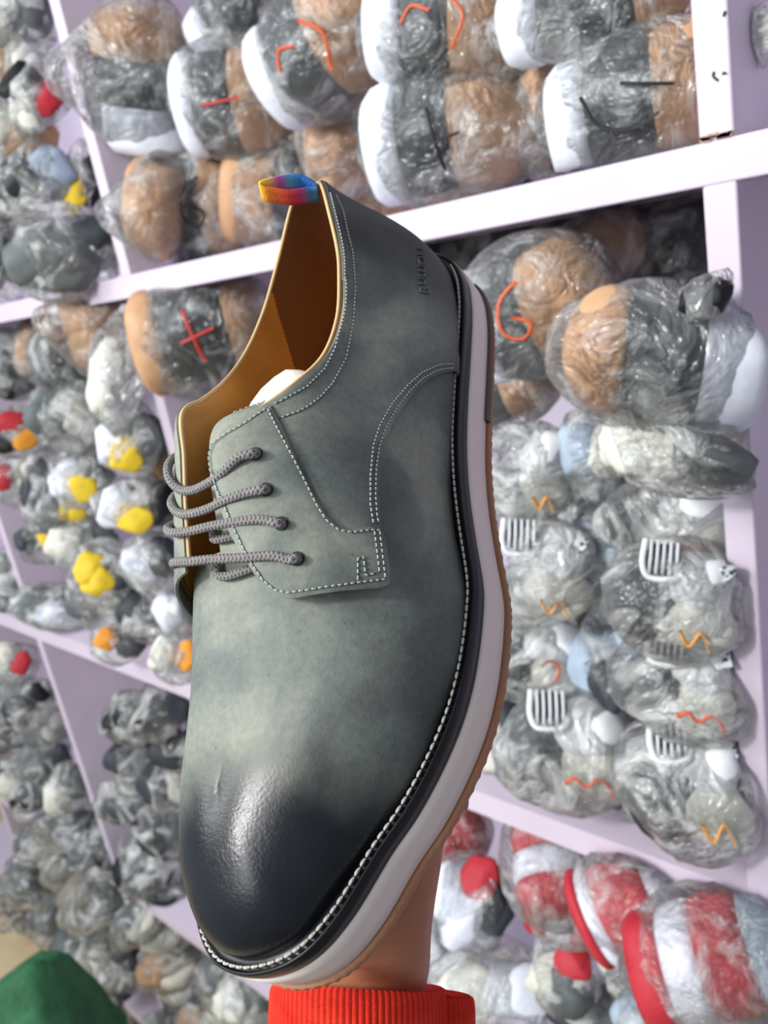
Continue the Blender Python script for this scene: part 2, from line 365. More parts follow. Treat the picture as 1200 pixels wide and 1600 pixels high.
        for (a, b_) in list(ec):
            if walls and (b_, a) not in ec:
                n0 = len(V); V += [top[a], top[b_], bot[b_], bot[a]]; Fc.append((n0 + 1, n0, n0 + 3, n0 + 2))
        V = LV(V); Fc = [q[::-1] for q in Fc]
        o = new_mesh(name, V, Fc, mt, parent); return o

# --- shoe materials
def leather(name):
    m = bpy.data.materials.new(name); m.use_nodes = True; N, L, b = nodes(m)
    tc = N.new('ShaderNodeTexCoord')
    def noi(sc_, det, out='Fac', dist=0):
        t = N.new('ShaderNodeTexNoise'); t.inputs['Scale'].default_value = sc_; t.inputs['Detail'].default_value = det; t.inputs['Distortion'].default_value = dist
        L.new(tc.outputs['Object'], t.inputs['Vector']); return t.outputs[out]
    def math_(op, a, b2=None, c=None, cl=False):
        t = N.new('ShaderNodeMath'); t.operation = op; t.use_clamp = cl
        for i, x in enumerate((a, b2, c)):
            if x is None: continue
            if isinstance(x, (int, float)): t.inputs[i].default_value = x
            else: L.new(x, t.inputs[i])
        return t.outputs[0]
    def ramp(x, stops):
        r = N.new('ShaderNodeValToRGB'); e = r.color_ramp.elements
        while len(e) < len(stops): e.new(.5)
        for q, (p, c) in zip(e, stops): q.position = p; q.color = s2l(c)
        L.new(x, r.inputs[0]); return r.outputs[0]
    def mr(x, a, b_, c, d):
        t = N.new('ShaderNodeMapRange'); t.interpolation_type = 'SMOOTHSTEP'
        for i, q in zip((1, 2, 3, 4), (a, b_, c, d)): t.inputs[i].default_value = q
        L.new(x, t.inputs[0]); return t.outputs[0]
    base = ramp(noi(20, 5, dist=.7), [(.34, (84, 89, 87)), (.50, (105, 112, 107)), (.67, (134, 138, 126))])
    fine = noi(420, 3)
    mx = N.new('ShaderNodeMix'); mx.data_type = 'RGBA'; mx.blend_type = 'OVERLAY'; mx.inputs[0].default_value = .30
    L.new(base, mx.inputs[6]); L.new(fine, mx.inputs[7])
    sx = N.new('ShaderNodeSeparateXYZ'); L.new(tc.outputs['Object'], sx.inputs[0]); X = math_('MULTIPLY', sx.outputs[0], -1.0); Y = sx.outputs[1]; Z = sx.outputs[2]
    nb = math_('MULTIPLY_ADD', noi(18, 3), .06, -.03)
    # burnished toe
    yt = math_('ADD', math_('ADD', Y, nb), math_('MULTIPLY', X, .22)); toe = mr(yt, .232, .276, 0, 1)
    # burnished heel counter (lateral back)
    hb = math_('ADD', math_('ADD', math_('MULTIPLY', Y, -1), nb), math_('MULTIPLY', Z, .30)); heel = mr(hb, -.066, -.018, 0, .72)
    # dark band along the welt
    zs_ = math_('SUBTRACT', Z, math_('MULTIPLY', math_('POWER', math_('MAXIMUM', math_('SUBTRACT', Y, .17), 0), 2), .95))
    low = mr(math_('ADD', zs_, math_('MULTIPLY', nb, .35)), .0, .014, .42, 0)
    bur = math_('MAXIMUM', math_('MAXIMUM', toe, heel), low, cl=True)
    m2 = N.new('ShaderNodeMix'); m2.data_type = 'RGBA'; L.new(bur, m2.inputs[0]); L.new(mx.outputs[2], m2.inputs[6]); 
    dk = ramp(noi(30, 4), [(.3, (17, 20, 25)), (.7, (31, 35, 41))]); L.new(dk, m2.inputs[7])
    # tiny pores
    vo = N.new('ShaderNodeTexVoronoi'); vo.inputs['Scale'].default_value = 210; L.new(tc.outputs['Object'], vo.inputs['Vector'])
    pr_ = mr(vo.outputs['Distance'], .05, .16, .45, 0)
    pm = math_('MULTIPLY', pr_, mr(noi(60, 2), .5, .62, 0, 1))
    m3 = N.new('ShaderNodeMix'); m3.data_type = 'RGBA'; L.new(pm, m3.inputs[0]); L.new(m2.outputs[2], m3.inputs[6]); m3.inputs[7].default_value = s2l((30, 34, 36))
    L.new(m3.outputs[2], b.inputs['Base Color'])
    L.new(math_('ADD', mr(toe, 0, 1, .62, .29), math_('MULTIPLY_ADD', fine, .12, -.06)), b.inputs['Roughness'])
    L.new(mr(toe, 0, 1, .28, .32), b.inputs['Specular IOR Level'])
    bh = math_('ADD', math_('MULTIPLY', noi(900, 3), .5), math_('MULTIPLY', noi(330, 3), .05))
    bp = N.new('ShaderNodeBump'); bp.inputs['Strength'].default_value = .38; bp.inputs['Distance'].default_value = .0006
    L.new(bh, bp.inputs['Height']); L.new(bp.outputs[0], b.inputs['Normal']); return m
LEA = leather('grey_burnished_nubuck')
LIN = mat('tan_leather_lining', (190, 134, 60), .5); add_noise(LIN, 30, (176, 120, 50), (204, 150, 72), 4, .3, .7, bump=.3, bscale=300, bdist=.0003)
RAW = mat('raw_lining_edge', (214, 178, 128), .7)
STC = mat('grey_thread', (172, 178, 172), .7); STD = mat('dark_needle_hole', (40, 44, 44), .8)
STW = mat('pale_welt_thread', (176, 172, 164), .7)
BLK = mat('black_welt_rubber', (20, 22, 27), .36, .3); add_noise(BLK, 60, (11, 12, 15), (19, 20, 24), 3, .3, .7, bump=.25, bscale=240, bdist=.0005)
MID = mat('white_midsole_foam', (228, 214, 206), .55, .4)
GUM = mat('gum_rubber', (160, 112, 82), .55, .4)
BRK = mat('dark_heel_insert', (84, 66, 58), .55)
LACE = bpy.data.materials.new('braided_grey_cord'); LACE.use_nodes = True
def lace_mat():
    N, L, b = nodes(LACE); tc = N.new('ShaderNodeTexCoord'); b.inputs['Roughness'].default_value = .85
    at = N.new('ShaderNodeUVMap'); at.uv_map = 'braid'
    sp = N.new('ShaderNodeSeparateXYZ'); L.new(at.outputs[0], sp.inputs[0])
    outs = []
    for s in (1, -1):
        a = N.new('ShaderNodeMath'); a.operation = 'MULTIPLY_ADD'; a.inputs[1].default_value = s; L.new(sp.outputs[1], a.inputs[0]); L.new(sp.outputs[0], a.inputs[2])
        c = N.new('ShaderNodeMath'); c.operation = 'SINE'; L.new(a.outputs[0], c.inputs[0]); outs.append(c.outputs[0])
    mx = N.new('ShaderNodeMath'); mx.operation = 'MAXIMUM'; L.new(outs[0], mx.inputs[0]); L.new(outs[1], mx.inputs[1])
    r = N.new('ShaderNodeValToRGB'); r.color_ramp.elements[0].position = .0; r.color_ramp.elements[1].position = .8
    r.color_ramp.elements[0].color = s2l((98, 96, 96)); r.color_ramp.elements[1].color = s2l((134, 130, 128)); L.new(mx.outputs[0], r.inputs[0])
    n = N.new('ShaderNodeTexNoise'); n.inputs['Scale'].default_value = 900; L.new(tc.outputs['Object'], n.inputs['Vector'])
    m2 = N.new('ShaderNodeMix'); m2.data_type = 'RGBA'; m2.blend_type = 'OVERLAY'; m2.inputs[0].default_value = .5; L.new(r.outputs[0], m2.inputs[6]); L.new(n.outputs['Fac'], m2.inputs[7])
    L.new(m2.outputs[2], b.inputs['Base Color'])
    bp = N.new('ShaderNodeBump'); bp.inputs['Strength'].default_value = .7; bp.inputs['Distance'].default_value = .0003; L.new(mx.outputs[0], bp.inputs['Height']); L.new(bp.outputs[0], b.inputs['Normal'])
lace_mat()

SV = Surf(VAMP, 300, 70); SQ = Surf(QUARTER, 340, 70)
from mathutils.bvhtree import BVHTree
vtree = BVHTree.FromPolygons([tuple(p) for p in SV.G.reshape(-1, 3)], grid_faces(300, 70))
def vamp_dist(p):
    co, nn, ix, ds = vtree.find_nearest(Vector(p)); i, j = divmod(ix, 69); nn = SV.N[min(i, 299), min(j, 69)]
    return float((np.array(p) - np.array(co)) @ nn), nn
def push_q(P, N, UV, ob):
    P = P.copy(); need = .0007
    for k in range(len(P)):
        if P[k, 1] < .068 or UV[k][0] > 200: continue
        d, nn = vamp_dist(P[k])
        if d < need: P[k] += nn * min(need - d, .012)
    return P
# vamp with tongue: full shell
Uq = lambda st: None
n_v, m_v = SV.n, SV.m
def vstation(y, lateral=True):
    k = np.argmin(abs(SV.G[:150, 0, 1] - y)) if lateral else 150 + np.argmin(abs(SV.G[150:, 0, 1] - y)); return float(k)
uT = float(np.argmin(abs(SV.G[:120, -1, 1] - .1395)))
poly = [(0, 0)] + [(u, 0) for u in range(8, 299, 8)] + [(299, 0), (299, 69)] + [(u, 69) for u in range(290, int(uT), -8)] + [(uT, 69), (uT - 4, 66), (uT - 14, 63), (0, 62)]
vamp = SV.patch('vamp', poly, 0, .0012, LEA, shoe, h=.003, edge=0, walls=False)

# quarter panel
QE = [(714, 579), (705, 579), (692, 582), (672, 592), (651, 608), (631, 636), (613, 665), (600, 700), (596, 730), (593, 767), (596, 802), (599, 827), (605, 849), (610, 890), (611, 912), (596, 918), (537, 922), (494, 928), (456, 935), (430, 932), (412, 918), (395, 895), (372, 860), (352, 822), (335, 770), (329, 735), (327, 712), (330, 702)]
UM = 150
qe = [tuple(SQ.findo(x, y, .0025, UM, push_q)) for x, y in resample(QE, 4)]
ut = qe[-1][0]
u_end = 333.0
poly = qe + [(u, 69.) for u in np.arange(max(ut, 30) + 3, u_end, 4)] + [(u_end, 69.), (u_end, 0.)] + [(u, 0.) for u in np.arange(u_end - 6, qe[0][0] + 3, -6)] + [(qe[0][0], 0.)]
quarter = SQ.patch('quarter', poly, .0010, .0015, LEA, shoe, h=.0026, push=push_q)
# facing panel on the lateral side
FE = [(421, 631), (436, 656), (450, 686), (468, 727), (488, 770), (508, 802), (526, 821), (545, 827), (578, 822), (598, 826), (605, 849), (610, 890), (611, 912), (596, 918), (537, 922), (494, 928), (456, 935), (430, 932), (412, 918), (395, 895), (372, 860), (352, 822), (335, 770), (329, 735), (327, 714), (329, 702), (335, 690), (350, 678), (384, 656)]
fe = [tuple(SQ.findo(x, y, .0038, UM, push_q)) for x, y in resample(FE, 4)]
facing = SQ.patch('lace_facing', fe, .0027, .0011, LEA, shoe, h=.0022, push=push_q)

# --- lining, insole
liu = [(u, 69.) for u in np.arange(30, 330, 5)]
li = skin(QUARTER, 480, 96); du = np.gradient(li, axis=0); dv = np.gradient(li, axis=1); Nn = np.cross(du, dv); Nn /= np.linalg.norm(Nn, axis=2)[..., None]
Nn *= np.sign((Nn * (li - np.array([-.003, .15, 0])) * [1, .3, 1]).sum(2).mean())
i0 = int(480 * .15)
vv = np.clip(1 - np.linspace(0, 1, 96) / .85, 0, 1)[None, :, None] * .006; A = (li + Nn * (.0009 - vv))[i0:468]; A2 = (li - Nn * (.0006 + vv))[i0:468]
n1 = A.shape[0]; V = list(A.reshape(-1, 3)) + list(A2.reshape(-1, 3))
Fc = grid_faces(n1, 96) + [q[::-1] for q in grid_faces(n1, 96, base=n1 * 96)]
Fc += [(i * 96 + 95, (i + 1) * 96 + 95, n1 * 96 + (i + 1) * 96 + 95, n1 * 96 + i * 96 + 95) for i in range(n1 - 1)]
lining = new_mesh('lining', LV(V), Fc, LIN, shoe)
Q = skin(QUARTER, 400, 3)[60:390, 2]
edge_path = Q + np.array([0, 0, .0006]); tube('topline_edge', LV(edge_path)[:], .0008, RAW, shoe, 6)
ins = [];
for t in np.linspace(0, 1, 60):
    y = .0 + .20 * t; l = np.interp(y, [0, .013, .03, .06, .12, .157, .2], [.012, .028, .033, .037, .038, .042, .048]) - .002; mm = np.interp(y, [0, .011, .03, .06, .11, .155, .2], [-.010, -.027, -.032, -.034, -.035, -.045, -.05]) + .002
    for q in np.linspace(0, 1, 9): ins.append((mm + (l - mm) * q, y, .006 + .006 * (2 * q - 1) ** 2))
new_mesh('insole', LV(ins), grid_faces(60, 9), LIN, shoe)
SUE = mat('shade_brown_heel_grip_suede', (118, 78, 44), .85)  # heel grip panel; its darker brown also paints the shade inside the heel
lining.data.materials.append(SUE); cen = np.array([(np.array(lining.data.vertices[p.vertices[0]].co) + np.array(lining.data.vertices[p.vertices[2]].co)) / 2 for p in lining.data.polygons])
for p, c_ in zip(lining.data.polygons, cen):
    if c_[1] < .045 + max(0, .055 - c_[2]) * .9: p.material_index = 1
# heel grip seam stitched inside
SEAM = [(-.0245, .083, .058), (-.026, .085, .050), (-.029, .083, .040), (-.031, .078, .030)]
# --- stitches
def seg_stitch(name, pts3, nrm3, length, gap, r, m, parent, hole=None):
    P = np.array(pts3); d = np.linalg.norm(np.diff(P, axis=0), axis=1); t = np.concatenate([[0], np.cumsum(d)]); V = []; Fc = []; HV = []; HF = []
    at = lambda A, q: np.array([np.interp(q, t, A[:, k]) for k in range(3)])
    q = 0
    while q + length < t[-1]:
        pts = []
        for k, h in zip(np.linspace(0, 1, 5), (-.3, .55, .8, .55, -.3)): pts.append(at(P, q + k * length) + at(nrm3, q + k * length) * r * h)
        v, f = tube_vf(pts, [r * .6, r, r * 1.05, r, r * .6], 6, len(V)); V += v; Fc += f
        if hole:
            c = at(P, q + length + gap * .5); nn = at(nrm3, q + length + gap * .5); tt = nrm(at(P, min(q + length + gap, t[-1])) - c + 1e-9); bb = np.cross(nn, tt)
            n0 = len(HV)
            for k in range(6): HV.append(c + nn * .00012 + (tt * math.cos(k * 1.047) + bb * math.sin(k * 1.047)) * hole)
            HF.append(tuple(n0 + k for k in range(6)))
        q += length + gap
    o = new_mesh(name, LV(V), Fc, m, parent)
    if hole and HV: new_mesh('needle_holes', LV(HV), HF, STD, o, False)['kind'] = 'stuff'
    o['kind'] = 'stuff'; return o
def sline(name, pts, off, parent, length=.00145, gap=.0006, r=.00028, hole=.00036, m=STC):
    P = []; N = []
    for u, v in [SQ.findo(x, y, off, UM, push_q) for x, y in resample(pts, 3)]:
        p = SQ.P(u, v); nn = SQ.Nn(u, v)
        p = push_q(np.array([p]), None, [(u, v)], None)[0]; P.append(p + nn * off); N.append(nn)
    return seg_stitch(name, P, np.array(N), length, gap, r, m, parent, hole)
OQ = .0026; OF = .0039
sline('topline_stitching', [(511, 297), (520, 321), (529, 361), (536, 399), (539, 447), (535, 492), (523, 545), (507, 577), (480, 604), (440, 626), (427, 632)], OQ, quarter)
sline('collar_stitching', [(525, 305), (536, 329), (544, 367), (551, 393), (555, 447), (552, 500), (541, 559), (520, 599), (499, 622), (480, 636), (462, 645), (442, 652), (434, 654)], OQ, quarter)
sline('quarter_stitching', [(708, 569), (695, 569), (683, 571), (660, 582), (637, 602), (613, 630), (593, 665), (583, 697), (579, 744), (579, 788), (584, 822)], OQ, quarter)
sline('quarter_stitching', [(708, 575), (697, 576), (683, 579), (661, 591), (641, 610), (621, 636), (603, 668), (593, 697), (588, 730), (587, 773), (589, 802), (592, 822)], OQ, quarter)
sline('facing_stitching', [(585, 830), (590, 870), (593, 896)], OF, facing); sline('facing_stitching', [(593, 830), (598, 870), (602, 904)], OF, facing)
sline('facing_stitching', [(602, 905), (561, 910), (508, 917), (479, 922), (450, 926), (430, 922), (411, 906), (395, 883), (384, 863), (370, 834), (352, 793), (339, 764), (328, 732), (326, 712), (331, 694), (352, 678), (384, 660), (411, 642), (418, 638), (431, 665), (454, 708), (476, 751), (494, 788), (510, 813), (529, 828), (550, 832), (580, 828), (596, 829)], OF, facing)
sline('bar_tack_stitching', [(559, 906), (559, 873), (568, 870), (571, 899), (592, 895)], OF, facing)
# tongue stitching
P = [];N = []
for u, v in SV.line([(350, 641), (357, 639), (366, 637), (397, 635), (414, 635)], 3, 140): P.append(SV.P(u, v) + SV.Nn(u, v) * .0013); N.append(SV.Nn(u, v))
seg_stitch('tongue_stitching', P, np.array(N), .0015, .0006, .00026, STC, vamp, .0004)

# lettering pressed into the heel quarter
tcu = bpy.data.curves.new('t', 'FONT'); tcu.body = 'B'; tcu.size = 1
def text_mesh(body, size, extr=.02, shear=0.):
    c = bpy.data.curves.new('t', 'FONT'); c.body = body; c.size = size; c.extrude = extr; c.shear = shear; c.resolution_u = 3; c.offset = .012; c.bevel_depth = .012
    o = bpy.data.objects.new('t', c); COL.objects.link(o); bpy.context.view_layer.update()
    me = o.to_mesh(); V = [tuple(v.co) for v in me.vertices]; Fc = [tuple(p.vertices) for p in me.polygons]; o.to_mesh_clear(); bpy.data.objects.remove(o); return V, Fc
def press(body, size_px, start, direc, upv, shear=0.):
    V, Fc = text_mesh(body, 1., .03, shear); out = []
    for x, y, z in V:
        px = start[0] + (x * direc[0] + y * upv[0]) * size_px; py = start[1] + (x * direc[1] + y * upv[1]) * size_px
        u, v = SQ.find(px, py, 210); out.append(SQ.P(u, v) + SQ.Nn(u, v) * (.0025 + .00035 + z * .008))
    return out, Fc
V1, F1 = press('B', 19, (664, 467), (-.10, -1.0), (-1.0, .10), .3)
V2, F2 = press('ULLION', 13.5, (659, 454), (-.06, -1.22), (-1.0, .06), .25)
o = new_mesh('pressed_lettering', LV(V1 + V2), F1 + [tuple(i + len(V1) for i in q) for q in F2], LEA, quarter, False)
o['label'] = 'pressed lettering on the heel quarter'

# --- sole
OUT = [(.0000, -.0135), (.0110, -.0120), (.0204, -.0081), (.0320, .0053), (.0373, .0187), (.0393, .0305), (.0402, .0418), (.0405, .0681), (.0405, .0900), (.0412, .1133), (.0435, .1350), (.0469, .1546),
       (.0518, .179), (.0523, .187), (.0512, .211), (.0483, .2277), (.0430, .2433), (.0360, .2582), (.0285, .2700), (.0192, .2880), (.0118, .2975), (.0045, .3025), (-.0050, .3055), (-.0140, .3062), (-.0251, .3040), (-.0355, .2975), (-.0450, .2870), (-.0515, .2740), (-.0555, .2580),
       (-.0575, .2380), (-.0580, .2200), (-.0575, .1980), (-.0550, .1750), (-.0500, .1500), (-.0440, .1250), (-.0405, .1000), (-.0395, .0700), (-.0390, .0400), (-.0360, .0180), (-.0290, .0020), (-.0200, -.0080), (-.0100, -.0125), (0, -.0135)]
NO = 420
C = interp(OUT, NO + 1)[:-1]; tn = np.roll(C, -1, 0) - np.roll(C, 1, 0); on = np.stack([tn[:, 1], -tn[:, 0]], 1); on /= np.linalg.norm(on, axis=1)[:, None]
on *= np.sign(((C - [-.003, .15]) * on).sum(1).mean())
def ring(off, z, rip=0.):
    r = off + rip * (np.arange(NO) % 3 < 1) if rip else off
    p = C + on * (r[:, None] if rip else r); zz = z(C[:, 1]) if callable(z) else z
    return np.column_stack([p, spr(C[:, 1]) + zz])
def ringmesh(name, rings, mt, parent, fill=False):
    V = np.vstack(rings); Fc = []
    for k in range(len(rings) - 1):
        for i in range(NO): j = (i + 1) % NO; Fc.append((k * NO + i, k * NO + j, (k + 1) * NO + j, (k + 1) * NO + i))
    if fill: Fc.append(tuple((len(rings) - 1) * NO + i for i in range(NO)))
    return new_mesh(name, LV(V), Fc, mt, parent)
welt = ringmesh('welt', [ring(-.009, -.001), ring(-.0042, .0004), ring(-.0024, .0005), ring(-.0016, -.0009), ring(-.0013, -.0003), ring(-.0008, .0007), ring(-.0002, .0005), ring(.0000, -.0006), ring(.0003, -.0018), ring(.0003, -.0030), ring(.0001, -.0060), ring(-.003, -.0062)], BLK, shoe)
zb = lambda y: -.0215 + .0008 * np.sin(y * 9)
mids = ringmesh('midsole', [ring(-.004, -.0058), ring(-.0002, -.0060), ring(.0008, -.0075), ring(.0009, -.011), ring(.0004, -.016), ring(.0004, lambda y: zb(y) + .001), ring(-.001, zb)], MID, shoe)
outs = ringmesh('outsole', [ring(-.002, lambda y: zb(y) + .0002), ring(.0012, lambda y: zb(y)), ring(.0016, lambda y: zb(y) - .0008, .0004), ring(.0014, lambda y: zb(y) - .0028, .0004), ring(-.0006, lambda y: zb(y) - .0036)], GUM, shoe, True)
# dark insert strip on the heel between midsole and outsole
k0 = int(np.argmin(np.where(C[:, 0] > 0, abs(C[:, 1] - .003), 9))); k1 = int(np.argmin(np.where(C[:, 0] > 0, abs(C[:, 1] - .092), 9)))
ks = list(range(k0, k1)); r1 = ring(.0014, lambda y: zb(y) + .0022)[ks]; r2 = ring(.0019, lambda y: zb(y) + .0016)[ks]; r3 = ring(.0019, lambda y: zb(y) - .0006)[ks]; r4 = ring(.0, lambda y: zb(y) - .0008)[ks]; r0 = ring(0, lambda y: zb(y) + .0024)[ks]
V = np.stack([r0, r1, r2, r3, r4], 1).reshape(-1, 3); new_mesh('heel_insert', LV(V), grid_faces(len(ks), 5) + [(0, 1, 2, 3, 4)[::-1]] + [tuple((len(ks) - 1) * 5 + i for i in range(5))], BRK, shoe)
# welt stitching
ws = ring(-.0023, .0013); N = np.tile([0, 0, 1.], (NO, 1)) + np.column_stack([on * .5, np.zeros(NO)])
ka = int(np.argmin(np.where(C[:, 0] > 0, abs(C[:, 1] - .006), 9)))
order = list(range(ka, ka + 300)); order = [i % NO for i in order]
wsr = ws[order]; o = seg_stitch('welt_stitching', wsr, N[order] / 1.12, .0024, .0007, .00050, STW, welt, None)

# --- heel pull tab: looped rainbow webbing
path = [(497, 297), (486, 288), (468, 281), (450, 281), (430, 286), (413, 290), (407, 294), (414, 299), (432, 302), (452, 305), (470, 303), (486, 301), (497, 299)]
cols = [(36, 84, 150), (30, 90, 165), (34, 110, 180), (90, 175, 215), (200, 70, 160), (240, 190, 60), (236, 200, 50), (235, 140, 40), (222, 100, 50), (205, 60, 60), (180, 50, 110), (50, 120, 180), (70, 120, 160)]
pz = [.3705, .370, .369, .367, .364, .362, .3615, .362, .364, .366, .368, .370, .3705]
Pp = interp([tuple(hitZ(x, y, z)) for (x, y), z in zip(path, pz)], 60); cc = np.array([s2l(c) for c in cols]); tcol = np.stack([np.interp(np.linspace(0, 12, 60), range(13), cc[:, k]) for k in range(4)], 1)
wd = nrm(B.T @ np.array([.10, .62, .72])) * .0072; V = []; VC = []
for i in range(60):
    for q in (-.35, .0, .35, .65): V.append(Pp[i] + wd * q); VC.append(tcol[i])
TAB = mat('rainbow_webbing', (255, 255, 255), .6); Nn_, Ll, bb = nodes(TAB); at = Nn_.new('ShaderNodeAttribute'); at.attribute_name = 'Col'; Ll.new(at.outputs['Color'], bb.inputs['Base Color'])
wv = Nn_.new('ShaderNodeTexVoronoi'); wv.inputs['Scale'].default_value = 900; tc_ = Nn_.new('ShaderNodeTexCoord'); Ll.new(tc_.outputs['Object'], wv.inputs['Vector']); bp_ = Nn_.new('ShaderNodeBump'); bp_.inputs['Distance'].default_value = .0002; bp_.inputs['Strength'].default_value = .7; Ll.new(wv.outputs['Distance'], bp_.inputs['Height']); Ll.new(bp_.outputs[0], bb.inputs['Normal'])
tab = new_mesh('pull_tab', LV(V), grid_faces(60, 4), TAB, shoe, True, VC); tab['label'] = 'rainbow woven loop'
so = tab.modifiers.new('s', 'SOLIDIFY'); so.thickness = .0009; so.offset = 0
# --- paper stuffing
import bmesh
def blob(rx, ry, rz, seed, amp, sub=4, freq=1.3, ridge=True, squash=0.):
    bm = bmesh.new(); bmesh.ops.create_icosphere(bm, subdivisions=sub, radius=1); so_ = Vector((seed * 3.17, seed * 1.7, seed * .77)); V = []
    for v in bm.verts:
        d = v.co.normalized(); q = Vector((d.x * freq, d.y * freq * (1.9 if ridge else 1), d.z * freq)) + so_
        n = noise.noise(q) * .6 + (1 - abs(noise.noise(q * 2.3))) * .5 - .25
        if ridge: n += (.5 - abs(noise.noise(q * 4.1 + Vector((3, 1, 2))))) * .35 + (.5 - abs(noise.noise(q * 9.5))) * .09
        p = d * (1 + amp * n); V.append((p.x * rx, p.y * ry, p.z * rz))
    Fc = [tuple(x.index for x in f.verts) for f in bm.faces]; bm.free(); return V, Fc
PAP = mat('white_tissue_paper', (240, 236, 228), .8)
V, Fc = blob(.020, .026, .016, 3, .12, 3); c = np.array([-.002, .127, .0505]); new_mesh('paper_stuffing', LV(np.array(V) + c), Fc, PAP, shoe)
# --- laces
def cord(name, pts, parent, r=.0016):
    P = interp([tuple(p) for p in pts], 70); P = LV(P); v, f = tube_vf(P, r, 14)
    o = new_mesh(name, v, f, LACE, parent); d = np.concatenate([[0], np.cumsum(np.linalg.norm(np.diff(P, axis=0), axis=1))])
    uv = o.data.uv_layers.new(name='braid'); li_ = np.zeros(len(o.data.loops), np.int32); o.data.loops.foreach_get('vertex_index', li_)
    arr = np.stack([d[np.minimum(li_ // 14, 69)] / .0015 * 2 * math.pi, (li_ % 14) / 14 * 2 * math.pi * 4], 1).astype(np.float32); uv.data.foreach_set('uv', arr.ravel()); return o
def qsurf(px, py, off):
    u, v = SQ.findo(px, py, off, UM, push_q); p = push_q(np.array([SQ.P(u, v)]), None, [(u, v)], None)[0]; return p + SQ.Nn(u, v) * off
def flap(px, py): return hita(px, py, -.022)
LC = [([(397, 709), (375, 714), (348, 739), (325, 755), (301, 766), (281, 765), (266, 750), (262, 732), (268, 718), (278, 712)], 8),
      ([(413, 765), (386, 770), (352, 782), (325, 795), (296, 803), (278, 801), (268, 788), (272, 776), (280, 772)], 6),
      ([(437, 818), (409, 812), (366, 816), (330, 822), (296, 830), (268, 832), (262, 826), (274, 820)], 4),
      ([(462, 873), (449, 874), (431, 869), (375, 872), (330, 874), (300, 877), (272, 879), (276, 884)], 4)]
HOLES = []
for pts, lift in LC:
    hx, hy = pts[0]; h0 = qsurf(hx, hy, .0035); Z0 = depth(h0); nfl = min(range(len(pts)), key=lambda i: abs(pts[i][0] - 300)); Zf = depth(hita(300, pts[nfl][1], -.0165)) - .0035
    HOLES.append((hx, hy)); P = [qsurf(hx + 3, hy, -.002)]
    L0 = hx - 300
    for i, (x, y) in enumerate(pts):
        if x >= 296:
            t = min(1, (hx - x) / L0); Z = Z0 * (1 - t) + Zf * t - (.0018 + .0011 * lift * .5 * math.sin(math.pi * min(1, t * .9 + .06)))
        else:
            t = (i - nfl) / max(1, len(pts) - 1 - nfl); Z = Zf + .018 * t ** 1.5
        P.append(hitZ(x, y, Z))
    cord('lace', P, shoe)
for hx, hy in HOLES:
    h = qsurf(hx + 2, hy, .00405); nn = SQ.Nn(*SQ.find(hx, hy, UM)); a = nrm(np.cross(nn, [0, 1, .1])); b_ = np.cross(nn, a)
    V = [h + (a * math.cos(t) + b_ * math.sin(t)) * .0024 for t in np.linspace(0, 2 * math.pi, 16, endpoint=False)]; new_mesh('eyelet_hole', LV(V), [tuple(range(16))], STD, facing, False)
def vsurf(px, py, off):
    u, v = SV.find(px, py, 150); return SV.P(u, v) + SV.Nn(u, v) * off
for pts in ([(308, 885), (316, 893), (341, 902), (366, 901), (393, 893), (405, 888)], [(312, 838), (321, 841), (341, 844), (366, 841), (380, 838)]):
    cord('under_lace', [vsurf(x, y, .0034) for x, y in pts], shoe, .0015)

# ================================================================== hand and sleeve
def hp(a, y, z): return CAM + M @ (B @ np.array([a, y, z]) + T_)
person = empty('person', WZ(575, 1700, .33)); tag(person, 'hand gripping the shoe from below, wrist in a bright red ribbed knit cuff', 'person')
SKN = mat('brown_skin', (172, 114, 84), .5, .4)
add_noise(SKN, 30, (156, 98, 70), (178, 120, 88), 4, .3, .7)
Nn_, Ll, bb = nodes(SKN); bb.inputs['Subsurface Weight'].default_value = .08; bb.inputs['Subsurface Radius'].default_value = (.006, .003, .002)
tc_ = Nn_.new('ShaderNodeTexCoord'); mp_ = Nn_.new('ShaderNodeMapping'); mp_.inputs['Scale'].default_value = (16, 16, 95); Ll.new(tc_.outputs['Object'], mp_.inputs[0])
nz = Nn_.new('ShaderNodeTexNoise'); nz.inputs['Scale'].default_value = 1.6; nz.inputs['Detail'].default_value = 5; nz.inputs['Distortion'].default_value = .5; Ll.new(mp_.outputs[0], nz.inputs['Vector'])
bp_ = Nn_.new('ShaderNodeBump'); bp_.inputs['Strength'].default_value = .5; bp_.inputs['Distance'].default_value = .0016; Ll.new(nz.outputs['Fac'], bp_.inputs['Height']); Ll.new(bp_.outputs[0], bb.inputs['Normal'])
pc = np.array(person.location)
J = []; E_ = []
def jn(p, r, par=None, ry=None):
    J.append((np.array(p) - pc, r, ry or r)); k = len(J) - 1
    if par is not None: E_.append((par, k))
    return k
zo = -.0265
w0 = jn(WZ(562, 1575, .320), .0325, None, .021)
w1 = jn(WZ(566, 1760, .345), .027, w0, .020); w2 = jn(WZ(575, 2000, .38), .028, w1, .022)
p0 = jn(WZ(566, 1450, .320), .0285, w0, .022)
p1 = jn(hp(-.012, .245, zo - .019), .024, p0, .017)
fr_ = [(-.030, .0105), (-.010, .0105), (.010, .010), (.028, .009)]
kn = jn(hp(.0, .215, zo - .016), .022, p1, .016)
for i, (a, r) in enumerate(fr_):
    ln = (.060, .068, .063, .050)[i]
    k1_ = jn(hp(a * .9, .198, zo - .013), r, kn); k2_ = jn(hp(a * 1.02, .198 - ln * .45, zo - .0125), r * .95, k1_)
    k3_ = jn(hp(a * 1.02 - .004, .198 - ln * .78, zo - .0105), r * .85, k2_); jn(hp(a * 1.02 - .008, .198 - ln * 1.05, zo - .008), r * .72, k3_)
